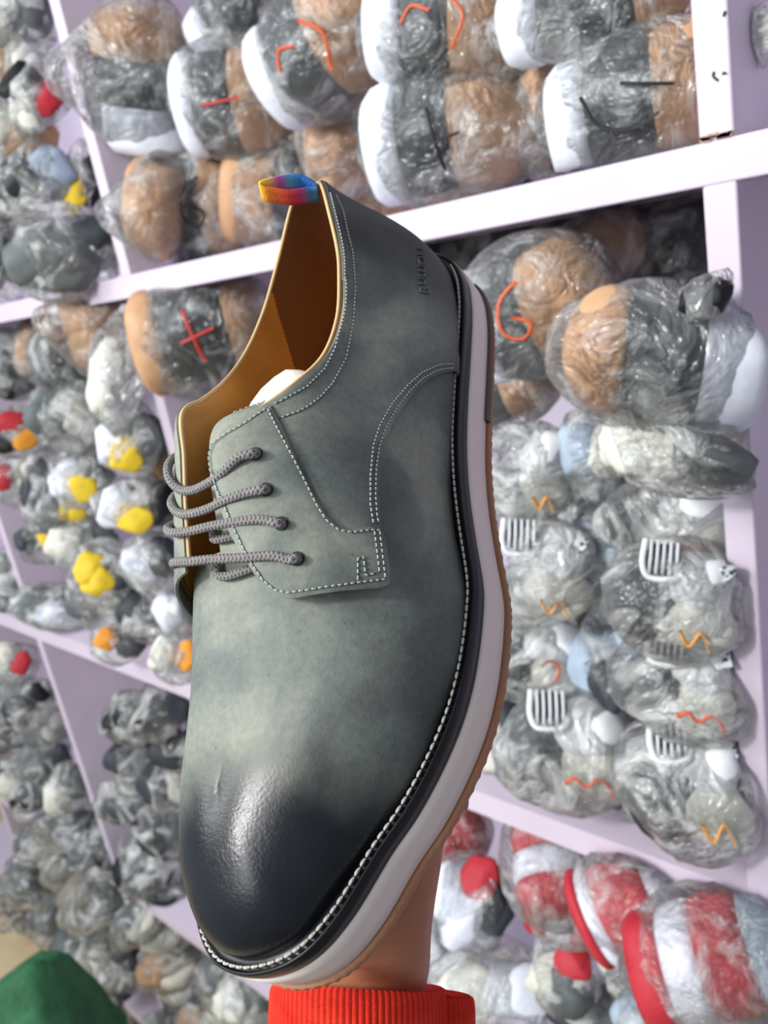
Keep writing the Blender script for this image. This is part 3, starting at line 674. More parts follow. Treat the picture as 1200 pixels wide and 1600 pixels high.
t1 = jn(hp(-.024, .245, zo - .018), .013, p1); t2 = jn(hp(-.046, .225, zo - .014), .0115, t1); jn(hp(-.060, .200, zo - .002), .0095, t2)
me = bpy.data.meshes.new('hand'); me.from_pydata([tuple(j[0]) for j in J], E_, []); hand = bpy.data.objects.new('hand', me); COL.objects.link(hand); hand.parent = person; me.materials.append(SKN)
sk = hand.modifiers.new('skin', 'SKIN'); sk.use_smooth_shade = True
sv = me.skin_vertices[0].data
for i, j in enumerate(J): sv[i].radius = (j[1], j[2])
sv[0].use_root = True
hand.modifiers.new('sub', 'SUBSURF').levels = 2; hand.modifiers['sub'].render_levels = 2
# cuff
KNIT = mat('red_rib_knit', (222, 44, 28), .85, .2); add_noise(KNIT, 60, (205, 36, 24), (236, 60, 40), 3, .3, .7, bump=.6, bscale=900, bdist=.0006)
def cuff(name, cx, cy0, rx, rz, zc, nr, a0=0, a1=2 * math.pi, dy=0, skew=0, length=420, taper=1.04, seed=0):
    n = nr * 6; rows = 26; V = []; closed = abs(a1 - a0 - 2 * math.pi) < 1e-3
    for j in range(rows):
        t = j / (rows - 1); yy = cy0 + (t ** 1.5) * length
        lip = -.0022 * math.exp(-j * 1.0)
        for i in range(n):
            a = a0 + (a1 - a0) * i / (n if closed else n - 1)
            rib = .00085 * (abs(math.sin(a * nr / 2 * (2 * math.pi / (a1 - a0)) / 1.0)) ** .7) if True else 0
            sc_ = 1 + (taper - 1) * t
            x = math.cos(a) * (rx + rib + lip) * sc_; z = math.sin(a) * (rz + rib + lip) * sc_
            wob = 3 * math.sin(a * 2 + seed) + skew * math.cos(a) + 5 * math.sin(a); Zq = zc + t * .05 - z
            V.append(WZ(cx + x * F / zc, yy + wob, Zq) - pc)
    # rolled inner edge
    V2 = [];
    for i in range(n): p = np.array(V[i]); c = WZ(cx, cy0 + 30, zc) - pc; V2.append(p + (c - p) * .22)
    V = V2 + V; return new_mesh(name, V, grid_faces(rows + 1, n, False, closed), KNIT, person)
cf_ = cuff('sleeve_cuff', 560, 1540, .0335, .038, .322, 84, skew=3)
cf2 = cuff('cuff_seam_fold', 640, 1551, .0255, .020, .336, 60, skew=2, seed=1)

# ================================================================== bagged shoes
CX = M @ np.array([1, 0, 0.]); CY = M @ np.array([0, 1., 0]); CZ = M @ np.array([0, 0, 1.])
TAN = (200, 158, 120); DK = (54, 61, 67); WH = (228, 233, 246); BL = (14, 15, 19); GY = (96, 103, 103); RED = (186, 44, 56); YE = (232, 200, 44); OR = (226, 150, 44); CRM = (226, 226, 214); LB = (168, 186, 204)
cnt = [0]
ORG = mat('orange_marker', (222, 92, 44), .5); RDM = mat('red_marker', (196, 52, 44), .5); AMB = mat('amber_marker', (232, 160, 60), .5)
MK = {'o': ORG, 'r': RDM, 'k': INK, 'a': AMB}
def frame(cx, cy, yo, ang, tilt):
    p = W(cx, cy, D + yo); Z = (M.T @ (p - CAM))[2]; s = Z / F
    view = nrm(p - CAM); a = math.radians(ang); X = CX * math.cos(a) + CY * math.sin(a); X = nrm(X - view * (X @ view)); Y3 = -view
    Yv = np.cross(Y3, X); t = math.radians(tilt); X2 = nrm(X * math.cos(t) + Y3 * math.sin(t)); Z2 = nrm(np.cross(X2, Yv))
    return p, s, Matrix([[X2[i], Yv[i], Z2[i]] for i in range(3)])
def clip_planes(V, r, seed, n=14, lo=.80, hi=.97):
    rr = random.Random(seed * 13 + 5); V = np.array(V) / r
    for _ in range(n):
        d = nrm(np.array([rr.gauss(0, 1), rr.gauss(0, 1), abs(rr.gauss(0, 1)) + .1])); h = rr.uniform(lo, hi)
        V = V - np.clip(V @ d - h, 0, None)[:, None] * d * .92
    return V * r
def shell(root, rx, ry, rz, m=PLAS, amp=.22, sub=4, tail=None, cl=(14, .86, .99)):
    cnt[0] += 1; V, Fc = blob(rx, ry, rz, cnt[0], amp * .8, sub, 1.5); V = clip_planes(V, np.array([rx, ry, rz]), cnt[0], *cl)
    if tail:
        tx, ty, tl = tail; d = nrm(np.array([tx, -ty, .25])); V = np.array(V); q = V / np.array([rx, ry, rz]); k = np.clip((q @ d - .45) / .5, 0, 1) ** 2
        ax = d * np.array([rx, ry, rz]); V = V + k[:, None] * d * tl * max(rx, ry) ; ctr = d * max(rx, ry)
        V = V - k[:, None] * .45 * (V - (V @ d)[:, None] * d)
    return new_mesh('plastic_bag', V, Fc, m, root)
def strokes(root, ss, rx, ry, rz, key='o', th=.0012):
    for st in ss:
        P = [];
        for x, y in interp([(a, b_, 0) for a, b_ in st], 14)[:, :2]:
            z = math.sqrt(max(.02, 1 - min(.97, x * x * .8 + y * y * .8))); P.append((x * rx, -y * ry, z * rz * 1.12 + .001))
        tube('marker_writing', P, th, MK[key], root, 6, flat=.5)
SCR = {'c': [[(-.3, -.5), (-.1, -.7), (.1, -.5), (.05, -.1), (-.2, .2)]], 'dash': [[(-.45, .05), (.3, 0.)]], 'two': [[(-.5, -.2), (-.35, -.5), (-.1, -.4)], [(.1, -.7), (.35, -.3), (.2, .3)]],
       'six': [[(.2, -.5), (-.1, -.3), (-.2, .2), (.05, .4), (.25, .2), (0, 0.)]], 'w': [[(-.3, 0), (-.1, .35), (.1, 0), (.3, .4)]], 'cross': [[(-.1, -.5), (.05, .5)], [(-.25, .1), (.3, -.05)]], 'arc': [[(-.6, -.3), (-.4, .2), (0, .35), (.3, .2)], [(-.1, -.35), (.5, -.15)]],
       'wave': [[(-.5, .1), (-.3, -.05), (-.1, .15), (.15, -.05), (.35, .1), (.45, .4)]]}
def roll(cx, cy, yo, L, R, ang, tilt, bands, label, grp, mark=None, m=PLAS, tail=None, flat=.8, name='bagged_sandals', shl=1.17, rim=.99, round_=.5):
    p, s, rt = frame(cx, cy, yo, ang, tilt); o = empty(name, p, rt); tag(o, label, 'shoes', grp)
    L *= s; R *= s; tot = sum(b[0] for b in bands); x = -L; seed = cnt[0] * 1.7
    def rad(t):      # -1..1 profile
        q = 1.0
        if t > 1 - round_: q = math.sqrt(max(0.0, 1 - ((t - 1 + round_) / round_) ** 2))
        if t < -.8: q *= .90 + .10 * (1 - ((-.8 - t) / .2) ** 2)
        return q
    for bi, (wd_, c) in enumerate(bands):
        x1 = x + 2 * L * wd_ / tot; n = max(4, int(12 * wd_ / tot) + 3); seg = 28; V = []; k = rim if bi == 0 else (.97 if bi % 2 else 1.0)
        last = bi == len(bands) - 1
        if last: n += 8
        rows = []
        for i in range(n):
            t = i / (n - 1); xx = x + (x1 - x) * (math.sin(t * math.pi / 2) if last else t); q = rad(xx / L) * k * R
            edge_ = 1 - .06 * ((2 * t - 1) ** 8) if not last else 1 - .05 * (max(0, 1 - 6 * t)) ** 2
            rows.append((xx, q * edge_))
        rows = [(rows[0][0] + .0005, rows[0][1] * .86)] + rows
        if not last: rows.append((rows[-1][0] - .0005, rows[-1][1] * .86))
        for xx, q in rows:
            for g in range(seg):
                a = 2 * math.pi * g / seg; dd = 1 + .07 * noise.noise(Vector((xx * 14 + seed, math.cos(a) * 1.2, math.sin(a) * 1.2)))
                bend = .10 * R * math.sin(xx / L * 1.6 + seed)
                V.append((xx, math.cos(a) * q * dd + bend, math.sin(a) * q * dd * flat))
        Fc = grid_faces(len(rows), seg, False, True); Fc += [tuple(range(seg))[::-1], tuple((len(rows) - 1) * seg + i for i in range(seg))]
        nm = 'tan_sole' if c == TAN else ('dark_upper' if c in (DK, BL) else ('white_band' if c in (WH, CRM) else ('red_band' if c == RED else ('yellow_band' if c in (YE, OR) else 'grey_band'))))
        new_mesh(nm, V, Fc, cm(c), o)
        x = x1
    shell(o, L * shl, R * shl, R * shl * flat * 1.05, m, .14, 4, tail, (9, .95, 1.02))
    if mark: strokes(o, SCR[mark[0]], L * .9, R * .95, R * flat * 1.20, mark[1], .0015 * min(1.6, max(.8, R / .05)))
    return o
def ell(name, o, c, r, col, sub=3, seed=0, amp=.08, rough=.6):
    c = (c[0], -c[1], c[2])
    V, Fc = blob(r[0], r[1], r[2], seed + 11, amp, sub, 1.2, False); V = clip_planes(V, np.array(r), seed + 3, 8, .74, .95); new_mesh(name, np.array(V) + np.array(c), Fc, cm(col, rough), o)
MESHM = mat('perforated_mesh', (60, 70, 72), .6)
def _mm():
    N, L, b = nodes(MESHM); tc = N.new('ShaderNodeTexCoord'); v_ = N.new('ShaderNodeTexVoronoi'); v_.inputs['Scale'].default_value = 190; L.new(tc.outputs['Object'], v_.inputs['Vector'])
    r = N.new('ShaderNodeValToRGB'); r.color_ramp.interpolation = 'CONSTANT'; r.color_ramp.elements[0].color = s2l((52, 62, 66)); r.color_ramp.elements[1].position = .42; r.color_ramp.elements[1].color = s2l((214, 220, 224))
    L.new(v_.outputs['Distance'], r.inputs[0]); L.new(r.outputs[0], b.inputs['Base Color'])
_mm()
def sneaker(cx, cy, yo, wpx, hpx, ang, label, grp, vent=1, dark=1, mark=('w', 'o'), mesh=1, m=PLASM, blue=0, tail=None):
    p, s, rt = frame(cx, cy, yo, ang, 0); o = empty('bagged_sneaker', p, rt); tag(o, label, 'shoe', grp)
    a = wpx * s; b_ = hpx * s; d = .55 * min(a, b_); sd = cnt[0] * 1.3
    if blue: ell('blue_heel', o, (0, 0, 0), (a * .8, b_ * .85, d * .9), LB, 3, sd)
    else:
        ell('white_upper', o, (a * .33, -b_ * .34, d * .32), (a * .56, b_ * .56, d * 1.0), (240, 243, 247), 3, sd, .05)
        ell('cream_toe', o, (a * .34, b_ * .36, 0), (a * .54, b_ * .52, d * 1.0), CRM, 3, sd + 1, .06)
        ell('white_tongue', o, (a * .30, -b_ * .05, d * .45), (a * .30, b_ * .26, d * .62), (240, 244, 246), 3, sd + 4, .05)
    if dark:
        ell('dark_collar', o, (-a * .42, b_ * .14, -d * .1), (a * .50, b_ * .68, d * .9), (40, 48, 54), 3, sd + 2, .16)
        ell('knit_cuff', o, (-a * .30, b_ * .35, d * .35), (a * .22, b_ * .38, d * .5), (26, 32, 38), 2, sd + 3, .1)
    if vent:
        cx_, cy_ = -a * .26, -b_ * .60; ww, hh = a * .27, b_ * .30; zz = d * 1.2
        fr = [(cx_ - ww, cy_ - hh, zz - .006), (cx_ - ww, cy_ + hh * .4, zz), (cx_ - ww * .7, cy_ + hh, zz), (cx_, cy_ + hh * 1.1, zz), (cx_ + ww * .8, cy_ + hh * .9, zz), (cx_ + ww, cy_ + hh * .5, zz - .004)]
        fr = [(x, -y, z) for x, y, z in fr]; tube('vent_frame', interp(fr, 24), a * .045, cm((232, 236, 238)), o, 8)
        ell('vent_backing', o, (cx_, cy_, zz - d * .30), (ww, hh * 1.05, d * .25), (44, 50, 54), 2, sd, .02)
        for k in range(5):
            xx = cx_ - ww * .68 + ww * 1.36 * k / 4; tube('vent_bar', [(xx, -cy_ + hh, zz - .006), (xx + .001, -cy_, zz + .001), (xx + .001, -cy_ - hh * .85, zz - .001)], a * .024, cm((214, 220, 224)), o, 6)
    if mesh:
        V = [(a * .60 + math.cos(t) * a * .17 * (.8), b_ * .50 + math.sin(t) * b_ * .13 + math.cos(t) * b_ * .07, d * 1.22 - .1 * d * abs(math.cos(t))) for t in np.linspace(0, 2 * math.pi, 24, endpoint=False)]
        V += [(x, y, z - d * .4) for x, y, z in V]; Fc = [tuple(range(24))] + [(i, (i + 1) % 24, 24 + (i + 1) % 24, 24 + i) for i in range(24)]
        new_mesh('mesh_patch', V, Fc, MESHM, o, False)
    shell(o, a * 1.08, b_ * 1.05, d * 1.45, m, .20, 4, tail)
    if mark:
        key = mark[1]
        ss = [[(x * .7 + .3, y * .7 + .5) for x, y in st] for st in SCR[mark[0]]]; strokes(o, ss, a, b_, d * 1.2, key, .0017)
    return o
def lump(cx, cy, yo, wpx, hpx, ang, cols_, label, grp, m=PLASM, tail=None, sub=4, name='bagged_shoes', amp=.28, tagc=None):
    p, s, rt = frame(cx, cy, yo, ang, 10); o = empty(name, p, rt); tag(o, label, 'shoes', grp)
    a = wpx * s; b_ = hpx * s; d = .6 * min(a, b_); rg_ = random.Random(cnt[0] * 7 + 1)
    pos = [(-.42, .05), (.40, -.1), (0, .35), (.1, -.45)]
    for i, c in enumerate(cols_):
        x, y = pos[i % 4]; nm = {TAN: 'tan_sole', DK: 'dark_upper', BL: 'black_upper', WH: 'white_sole', YE: 'yellow_label', OR: 'orange_label', RED: 'red_trim'}.get(tuple(c), 'grey_upper')
        sz = (.38, .42, .28) if c in (YE, OR, RED) else (.55, .58, .8)
        zz = .78 if c in (YE, OR, RED) else .1 * i
        ell(nm, o, (x * a + rg_.uniform(-.05, .05) * a, y * b_, zz * d), (a * sz[0] * 1.15, b_ * sz[1] * 1.15, d * sz[2]), c, 3, cnt[0] + i * 3, .55)
    shell(o, a * 1.06, b_ * 1.06, d * 1.2, m, amp * 1.5, sub, tail, (20, .72, .98)); return o
STD3 = [(.22, WH), (.36, DK), (.55, TAN)]
g1 = 'bagged banded sandals on the top shelf'
TOP = [
 (225, 125, .06, 105, 72, -92, 5, [(.32, WH), (.30, DK), (.36, TAN)], 'upright bagged sandals with tan end up, leftmost on the top shelf beside the divider', None, (0, -1, .5)),
 (376, 30, .07, 78, 62, -52, 20, [(.3, WH), (.7, DK)], 'bagged sandals with white rim and dark body, above the red-dashed pair', None, None),
 (290, 212, .14, 45, 36, 20, 30, [(.3, DK), (.7, TAN)], 'small tan-ended bagged sandals with orange scrawl, tucked low behind the red-dashed pair', ('c', 'o'), None),
 (372, 152, .05, 92, 80, -8, 15, STD3, 'bagged sandals marked with one short red dash, right of the upright pair', ('dash', 'r'), None),
 (445, 190, .10, 70, 58, 10, 15, [(.5, DK), (.6, TAN)], 'bagged tan sandals wedged under the large orange-lettered pair', None, None),
 (512, 78, .02, 118, 84, -38, 20, STD3, 'large slanting bagged sandals with red and orange scrawl, just right of the red-dashed pair', ('two', 'o'), None),
 (245, 325, .12, 40, 70, 10, 20, [(1, TAN)], 'tan bagged sandals end peeking out at the bottom left of the top shelf', None, (-1, .2, .5)),
 (322, 318, .05, 82, 80, -6, 15, [(.2, WH), (.3, DK), (.5, TAN)], 'bagged sandals with black pen line, at the bottom left of the top shelf', ('six', 'k'), None),
 (432, 310, .08, 80, 72, 4, 10, [(.5, TAN), (.45, DK)], 'bagged sandals with dark end behind the pull tab of the shoe, on the bottom row', None, None),
 (700, 50, -.02, 125, 78, -4, 12, [(.26, WH), (.34, DK), (.50, TAN)], 'bagged sandals with orange and red lettering, top middle of the top shelf', ('two', 'o'), (1, .1, .4)),
 (620, 160, .10, 78, 56, 196, 10, [(.5, DK), (.5, TAN)], 'bagged sandals with small tan end facing left, behind the cross-marked pair', None, None),
 (542, 218, .09, 66, 78, 185, 25, [(.3, WH), (.7, TAN)], 'rounded tan bagged sandals above the heel of the held shoe', None, None),
 (704, 214, -.01, 128, 92, -10, 12, [(.25, WH), (.35, DK), (.50, TAN)], 'bagged sandals with a black pen cross on the tan end, centre of the top shelf', ('cross', 'k'), (1, .1, .45)),
 (872, 170, .04, 70, 96, 183, 5, [(.55, DK), (.5, TAN)], 'bagged sandals with narrow tan end upright between the cross-marked and arc-marked pairs', None, None),
 (930, 8, -.03, 150, 62, -16, 15, [(.25, WH), (.55, DK), (.3, TAN)], 'bagged dark sandals lying across the top right of the top shelf', None, None),
 (1002, 160, -.02, 138, 96, -14, 8, [(.28, WH), (.45, DK), (.5, TAN)], 'large bagged sandals with black pen arc, against the right divider', ('arc', 'k'), None),
 (790, 262, .16, 130, 46, -14, 0, [(.5, TAN), (.4, DK), (.5, TAN)], 'tan bagged sandals lying flat at the back under the cross-marked pair', None, None),
 (590, 300, .14, 90, 50, -10, 0, [(.5, TAN), (.5, TAN)], 'tan bagged sandals on the shelf behind the top of the held shoe', None, None),
 (620, -30, .10, 120, 50, -10, 0, STD3, 'bagged sandals cut by the top edge of the picture above the centre pairs', None, None),
]
for (cx, cy, yo, L, R, an, ti, bd, lb, mk, tl) in TOP:
    while yo > -.1 and W(cx, cy, D + yo + .06)[0] < -1.043 + R * .0006: yo -= .01
    roll(cx, cy, yo + .06, L, R, an, ti, bd, lb, 'bagged sandals on the top shelf', mk, tail=tl)
lump(1196, 52, .05, 34, 44, 0, [GY, CRM], 'grey bagged shoe beyond the right divider at the top right corner', 'bagged shoes beyond the right divider', amp=.3)

# upper left compartment
for a_ in [
 (20, 30, .05, 60, 55, 0, [CRM, GY], 'whitish bag at the top left corner'),
 (55, 150, .02, 48, 60, 30, [BL, RED, CRM], 'clear bag with a black shoe rimmed in red, upper left compartment'),
 (12, 105, .02, 48, 50, 0, [TAN, CRM], 'beige bag at the left edge below the corner bag'),
 (20, 210, .0, 60, 60, 20, [CRM, TAN], 'pale pinkish bag under the red-rimmed black shoe'),
 (60, 275, .0, 58, 50, -10, [DK, LB], 'silvery bag with dark blue shoe, left of the top divider'),
 (124, 285, .05, 34, 62, 15, [BL, BL, YE], 'black bagged shoe with a little yellow print against the top divider'),
 (15, 320, .0, 50, 50, 0, [DK, CRM], 'clear bag over dark straps at the left edge'),
 (96, 395, -.03, 82, 66, -15, [GY, DK, GY], 'big crumpled grey bag resting on the shelf in the upper left compartment'),
 (165, 380, .03, 20, 40, 15, [BL, RED], 'black shoe with red edge squeezed against the top divider'),
 (6, 400, .0, 38, 66, 0, [DK, BL], 'dark bagged shoe at the left edge on the shelf'),
]: lump(*a_[:8], 'bagged shoes in the upper left compartment', amp=.25)
# left middle compartment
gl_ = 'bagged shoes in the left middle compartment'
roll(20, 570, .05, 40, 48, 170, 30, [(.4, GY), (.6, BL)], 'dark round bag end at the left edge under the shelf', gl_)
roll(60, 545, .08, 34, 46, 200, 15, [(.5, DK), (.6, TAN)], 'tan-rimmed sandals end beside the dark round bag', gl_)
roll(118, 560, .06, 60, 62, 200, 12, [(.6, DK), (.3, BL)], 'dark bagged sandals with tan sole behind, left middle compartment', gl_)
roll(160, 520, .02, 64, 54, 80, 12, [(.6, TAN), (.6, TAN)], 'pale tan bagged sandals just left of the middle divider', gl_, tail=(-.2, .8, .5))
roll(320, 520, .04, 105, 84, -12, 10, [(.35, TAN), (.75, BL), (.45, TAN)], 'glossy black bagged sandals with tan ends and red mark, right of the middle divider', 'bagged shoes in the centre compartment', ('cross', 'r'))
lump(182, 585, -.04, 40, 90, 12, [CRM], 'milky empty bag hanging over the middle divider', gl_, amp=.3)
for a_ in [
 (108, 650, .0, 62, 56, 10, [GY, CRM], 'large pale grey bag under the tan sandals'),
 (28, 675, .0, 36, 46, 60, [RED, OR, BL], 'pink-tinted bag with orange patches at the left edge'),
 (25, 745, .02, 34, 40, 0, [RED, CRM], 'small bag with bright red trim at the left edge'),
 (205, 690, -.03, 54, 56, 0, [WH, GY, YE], 'white shoe bag with a yellow band at the top, on the middle divider'),
 (72, 760, .05, 34, 66, 10, [DK, DK], 'plain dark grey shoe bag in the middle of the left compartment'),
 (128, 745, .0, 52, 46, -10, [WH, GY, YE], 'white bag crossed by a thin yellow line'),
 (100, 800, .0, 46, 44, 0, [GY, YE], 'grey bag with a round yellow label near the left side'),
 (215, 790, -.03, 66, 50, 5, [WH, BL, YE], 'white and black shoe bag just left of the laces'),
 (62, 845, .03, 34, 34, 0, [DK, YE], 'grey bag with yellow label low by the left divider'),
 (130, 850, .0, 48, 44, 10, [CRM, GY], 'plain pale bag between the yellow-labelled ones'),
 (165, 895, -.02, 52, 50, 20, [YE, DK, YE], 'bag with large black-printed yellow label'),
 (235, 880, -.03, 46, 48, -10, [WH, DK], 'bag with white ring and dark mouth beside the lace ends'),
 (90, 945, .02, 62, 36, 5, [GY, DK, WH], 'silver bag with dark cup lying on the shelf at its left end'),
 (155, 940, .03, 50, 40, 0, [GY, CRM], 'small silver bag second from the left along the shelf'),
 (185, 1000, -.04, 42, 36, 10, [OR, DK], 'bag showing an amber disc, on the shelf front'),
 (235, 965, .0, 52, 44, 20, [DK, GY], 'dark and silver bag behind the two amber discs'),
 (275, 1025, -.03, 42, 42, 10, [CRM, OR], 'silver bag with amber disc touching the toe of the held shoe'),
 (270, 700, .03, 40, 60, 0, [TAN, GY], 'tan bagged shoe behind the eyelet flap'),
 (285, 950, .0, 40, 50, 0, [WH, GY], 'white bag directly behind the shoe below the laces'),
 (15, 905, .02, 30, 60, 0, [GY, DK], 'grey bag left of the lower left divider'),
]: lump(*a_[:8], gl_, amp=.25)
# right centre compartment
gc = 'bagged shoes in the centre compartment'
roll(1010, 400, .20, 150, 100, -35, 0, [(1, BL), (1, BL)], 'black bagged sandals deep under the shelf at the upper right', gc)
roll(800, 360, .26, 160, 70, -12, 0, [(1, BL), (1, BL)], 'black bagged sandals standing in for shade and dark goods at the back under the shelf, right of the heel', gc)  # black roll stands in for shade and dark goods in this gap
roll(838, 480, .03, 118, 96, -22, 22, [(.24, WH), (.34, DK), (.55, TAN)], 'bagged sandals with orange scrawl beside the heel of the held shoe', gc, ('six', 'o'), tail=None)
roll(930, 400, .12, 80, 55, -32, -10, [(.5, TAN), (.5, TAN)], 'tan sandal sole rising toward the upper right behind the orange-scrawled pair', gc)
roll(800, 605, .10, 70, 52, -20, 10, [(.4, DK), (.6, TAN)], 'brown-soled bagged sandals low beside the heel edge', gc)
roll(1030, 560, -.03, 150, 100, 184, 5, [(.40, WH), (.50, DK), (.42, TAN)], 'big clear bag with white, dark and tan banded sandals hanging out toward the right divider', gc, None, flat=.7)
lump(1102, 462, -.05, 34, 46, 25, [BL, BL], 'crinkled black plastic bundle inside the big clear bag at right', gc, amp=.35, m=PLAS)
ob_ = lump(1060, 715, -.05, 110, 58, 12, [CRM, GY], 'folds of milky plastic hanging below the big clear bag', gc, amp=.3)
sneaker(825, 738, .02, 74, 74, 0, 'white bagged sneaker with orange stripes, highest of the white ones beside the sole', gc, 0, 0, ('w', 'a'), 0)
lump(925, 705, .04, 56, 70, 10, [LB, CRM], 'pale blue bag between the topmost white sneaker and the milky folds', gc)
GS = 'bagged white sneakers with ladder vents'
sneaker(1050, 815, .03, 110, 66, 4, 'bagged sneaker with red zigzag line under the milky plastic folds', GS, 0, 1, ('wave', 'o'), 0)
sneaker(838, 892, .0, 100, 84, 4, 'bagged white sneaker with ladder vent and amber check mark, second down beside the sole', GS, 1, 0, ('w', 'a'), 1)
lump(942, 868, .05, 54, 84, 0, [LB, LB], 'pale blue sneaker heel in a bag between two vented sneakers', gc)
sneaker(1058, 935, -.02, 104, 92, 8, 'bagged sneaker with ladder vent, dark collar and amber line, right column second down', GS, 1, 1, ('w', 'a'), 1)
sneaker(838, 1030, .04, 92, 66, 4, 'bagged sneaker with an orange double arc, third down beside the sole', GS, 0, 1, ('c', 'o'), 0)
lump(948, 1030, .05, 56, 76, 0, [LB, LB, DK], 'blue and dark sneaker heel in a bag in the middle of the third row', gc)
sneaker(1068, 1068, -.01, 104, 88, 8, 'bagged sneaker with faint ladder vent and orange-amber squiggle, right column third down', GS, 1, 1, ('wave', 'o'), 1)
lump(765, 1120, .02, 58, 74, 0, [LB, DK, CRM], 'pale blue bagged sneaker heel touching the outsole on the lower shelf', gc)
sneaker(888, 1168, .0, 106, 92, 3, 'bagged sneaker with ladder vent, lowest row left, on the lower shelf', GS, 1, 1, ('wave', 'o'), 0)
sneaker(1082, 1225, -.01, 108, 108, 3, 'bagged sneaker with large ladder vent and mesh oval, lowest at right on the shelf', GS, 1, 1, ('w', 'a'), 1)
lump(985, 1200, .06, 44, 84, 0, [GY, DK], 'crumpled clear bag tail between the two lowest vented sneakers', gc)
for a_ in [(900, 960, .16, 190, 100, 0, [DK, GY, DK], 'dark filler bag added to darken the gaps at the back of the centre compartment, upper one'), (900, 1120, .18, 200, 100, 0, [DK, GY, DK], 'dark filler bag added to darken the gaps at the back of the centre compartment, lower one'), (880, 780, .2, 190, 90, 0, [DK, DK, GY], 'dark bag at the back behind the topmost white sneaker')]: lump(*a_[:8], gc)  # filler bags added so the gaps between the goods read dark
# lower right compartment: red and white
gr = 'bagged red and white shoes below the lower shelf'
roll(712, 1305, .10, 50, 46, -30, 10, [(.5, RED), (.5, RED)], 'red bagged shoe behind the wrist just under the lower shelf', gr)
lump(735, 1405, .02, 62, 72, 20, [WH, DK, WH, RED], 'white toe speckled red with navy collar, in a bag right of the wrist', gr, PLAS)
roll(862, 1340, .03, 92, 70, 85, 25, [(.3, WH), (.28, RED), (.26, WH), (.3, RED)], 'round red and white striped bagged shoe hanging under the lower shelf', gr)
roll(882, 1432, .0, 58, 40, 15, 10, [(.3, RED), (.35, WH), (.35, RED)], 'small red bagged shoe with one white strap below the round striped one', gr)
roll(990, 1405, -.01, 88, 78, -22, 15, [(.12, RED), (.14, WH), (.50, RED), (.3, WH)], 'red bagged shoe with white curved stripe under the shelf, right of centre', gr)
roll(1120, 1490, -.04, 130, 92, -8, 10, [(.22, RED), (.22, WH), (.30, RED), (.3, LB)], 'large red and white striped bagged shoe in the bottom right corner', gr)
roll(1030, 1330, .14, 120, 60, 25, 0, [(.5, GY), (.5, CRM)], 'pale bag shaded under the lower shelf at right', gr)
for a_ in [(770, 1550, -.02, 90, 66, 10, [CRM, WH], 'crumpled clear bag right of the red cuff'), (880, 1520, .0, 62, 60, -20, [CRM, RED, GY], 'clear bag with a hint of red below the strapped shoe'), (985, 1490, .04, 48, 60, 30, [CRM, BL], 'clear bag with cream toe between the two large striped shoes'),
  (930, 1580, .03, 74, 46, 0, [DK, GY], 'dark bag at the bottom edge right of the cuff'), (1020, 1590, .0, 60, 50, 0, [LB, DK], 'grey-green bag at the bottom edge under the large striped shoe'), (1185, 1590, -.02, 40, 60, 0, [LB, DK], 'bluish bag in the very bottom right corner'), (690, 1480, .1, 60, 80, 0, [WH, GY], 'white bag hidden mostly behind the wrist'), (1170, 1440, .04, 50, 60, 0, [GY, CRM], 'grey bag under the right end of the lower shelf')]: lump(*a_[:8], gr, PLASM)
# lower left compartments: dark grey shoes in grey bags
def cluster(pts, grp, tmpl, seed, cols_=None):
    rg_ = random.Random(seed)
    for k, (cx, cy, wx, hy, lb) in enumerate(pts):
        cs = cols_[k % len(cols_)] if cols_ else [[DK, GY], [BL, GY, DK], [GY, DK, GY], [DK, CRM], [BL, DK]][rg_.randrange(5)]
        lump(cx, cy, rg_.uniform(-.02, .06), wx, hy, rg_.uniform(-40, 40), cs, lb, grp, PLASM, amp=.34)
cluster([(240, 1115, 52, 42, 'dark shoe bag highest in the compartment below the amber discs'), (205, 1130, 44, 40, 'grey bag second highest there, nearer the divider'), (275, 1160, 48, 44, 'milky bag beside the vamp of the held shoe'),
  (215, 1190, 46, 42, 'dark crumpled bag in the middle of that stack by the divider'), (265, 1225, 46, 42, 'pale crumpled bag beside the toe'), (205, 1250, 44, 44, 'grey bag low in the stack by the divider'),
  (250, 1290, 46, 40, 'milky bag with star-like folds left of the toe'), (235, 1345, 56, 50, 'black shoe in clear bag resting on the low shelf left of the toe'), (180, 1320, 36, 44, 'small grey bag overhanging the low divider'), (275, 1395, 40, 36, 'grey bag on the low shelf tucked behind the toe')],
  'bagged dark shoes in the lower centre compartment', '', 5)
cluster([(20, 1035, 34, 36, 'pinkish bag right under the shelf at the left edge'), (10, 1085, 36, 38, 'dark bag second down at the left edge'), (45, 1100, 38, 36, 'grey bag second down beside the left divider'), (75, 1140, 36, 40, 'pale bag pressed to the left divider, third down'),
  (25, 1150, 42, 38, 'dark rounded bag third down at the left'), (70, 1195, 40, 40, 'grey bag fourth down by the left divider'), (20, 1210, 40, 38, 'mottled grey bag fourth down at the left edge'), (105, 1235, 36, 40, 'pale bag low beside the left divider'), (60, 1240, 40, 36, 'dark bag on the shelf, lowest at left'), (120, 1290, 32, 40, 'grey bag lowest against the left divider')],
  'bagged dark shoes in the lower left compartment', '', 8, [[CRM, RED], [DK, GY], [DK, BL], [GY, CRM], [BL, DK], [GY, DK], [DK, GY, CRM], [CRM, GY], [BL, DK], [GY, DK]])
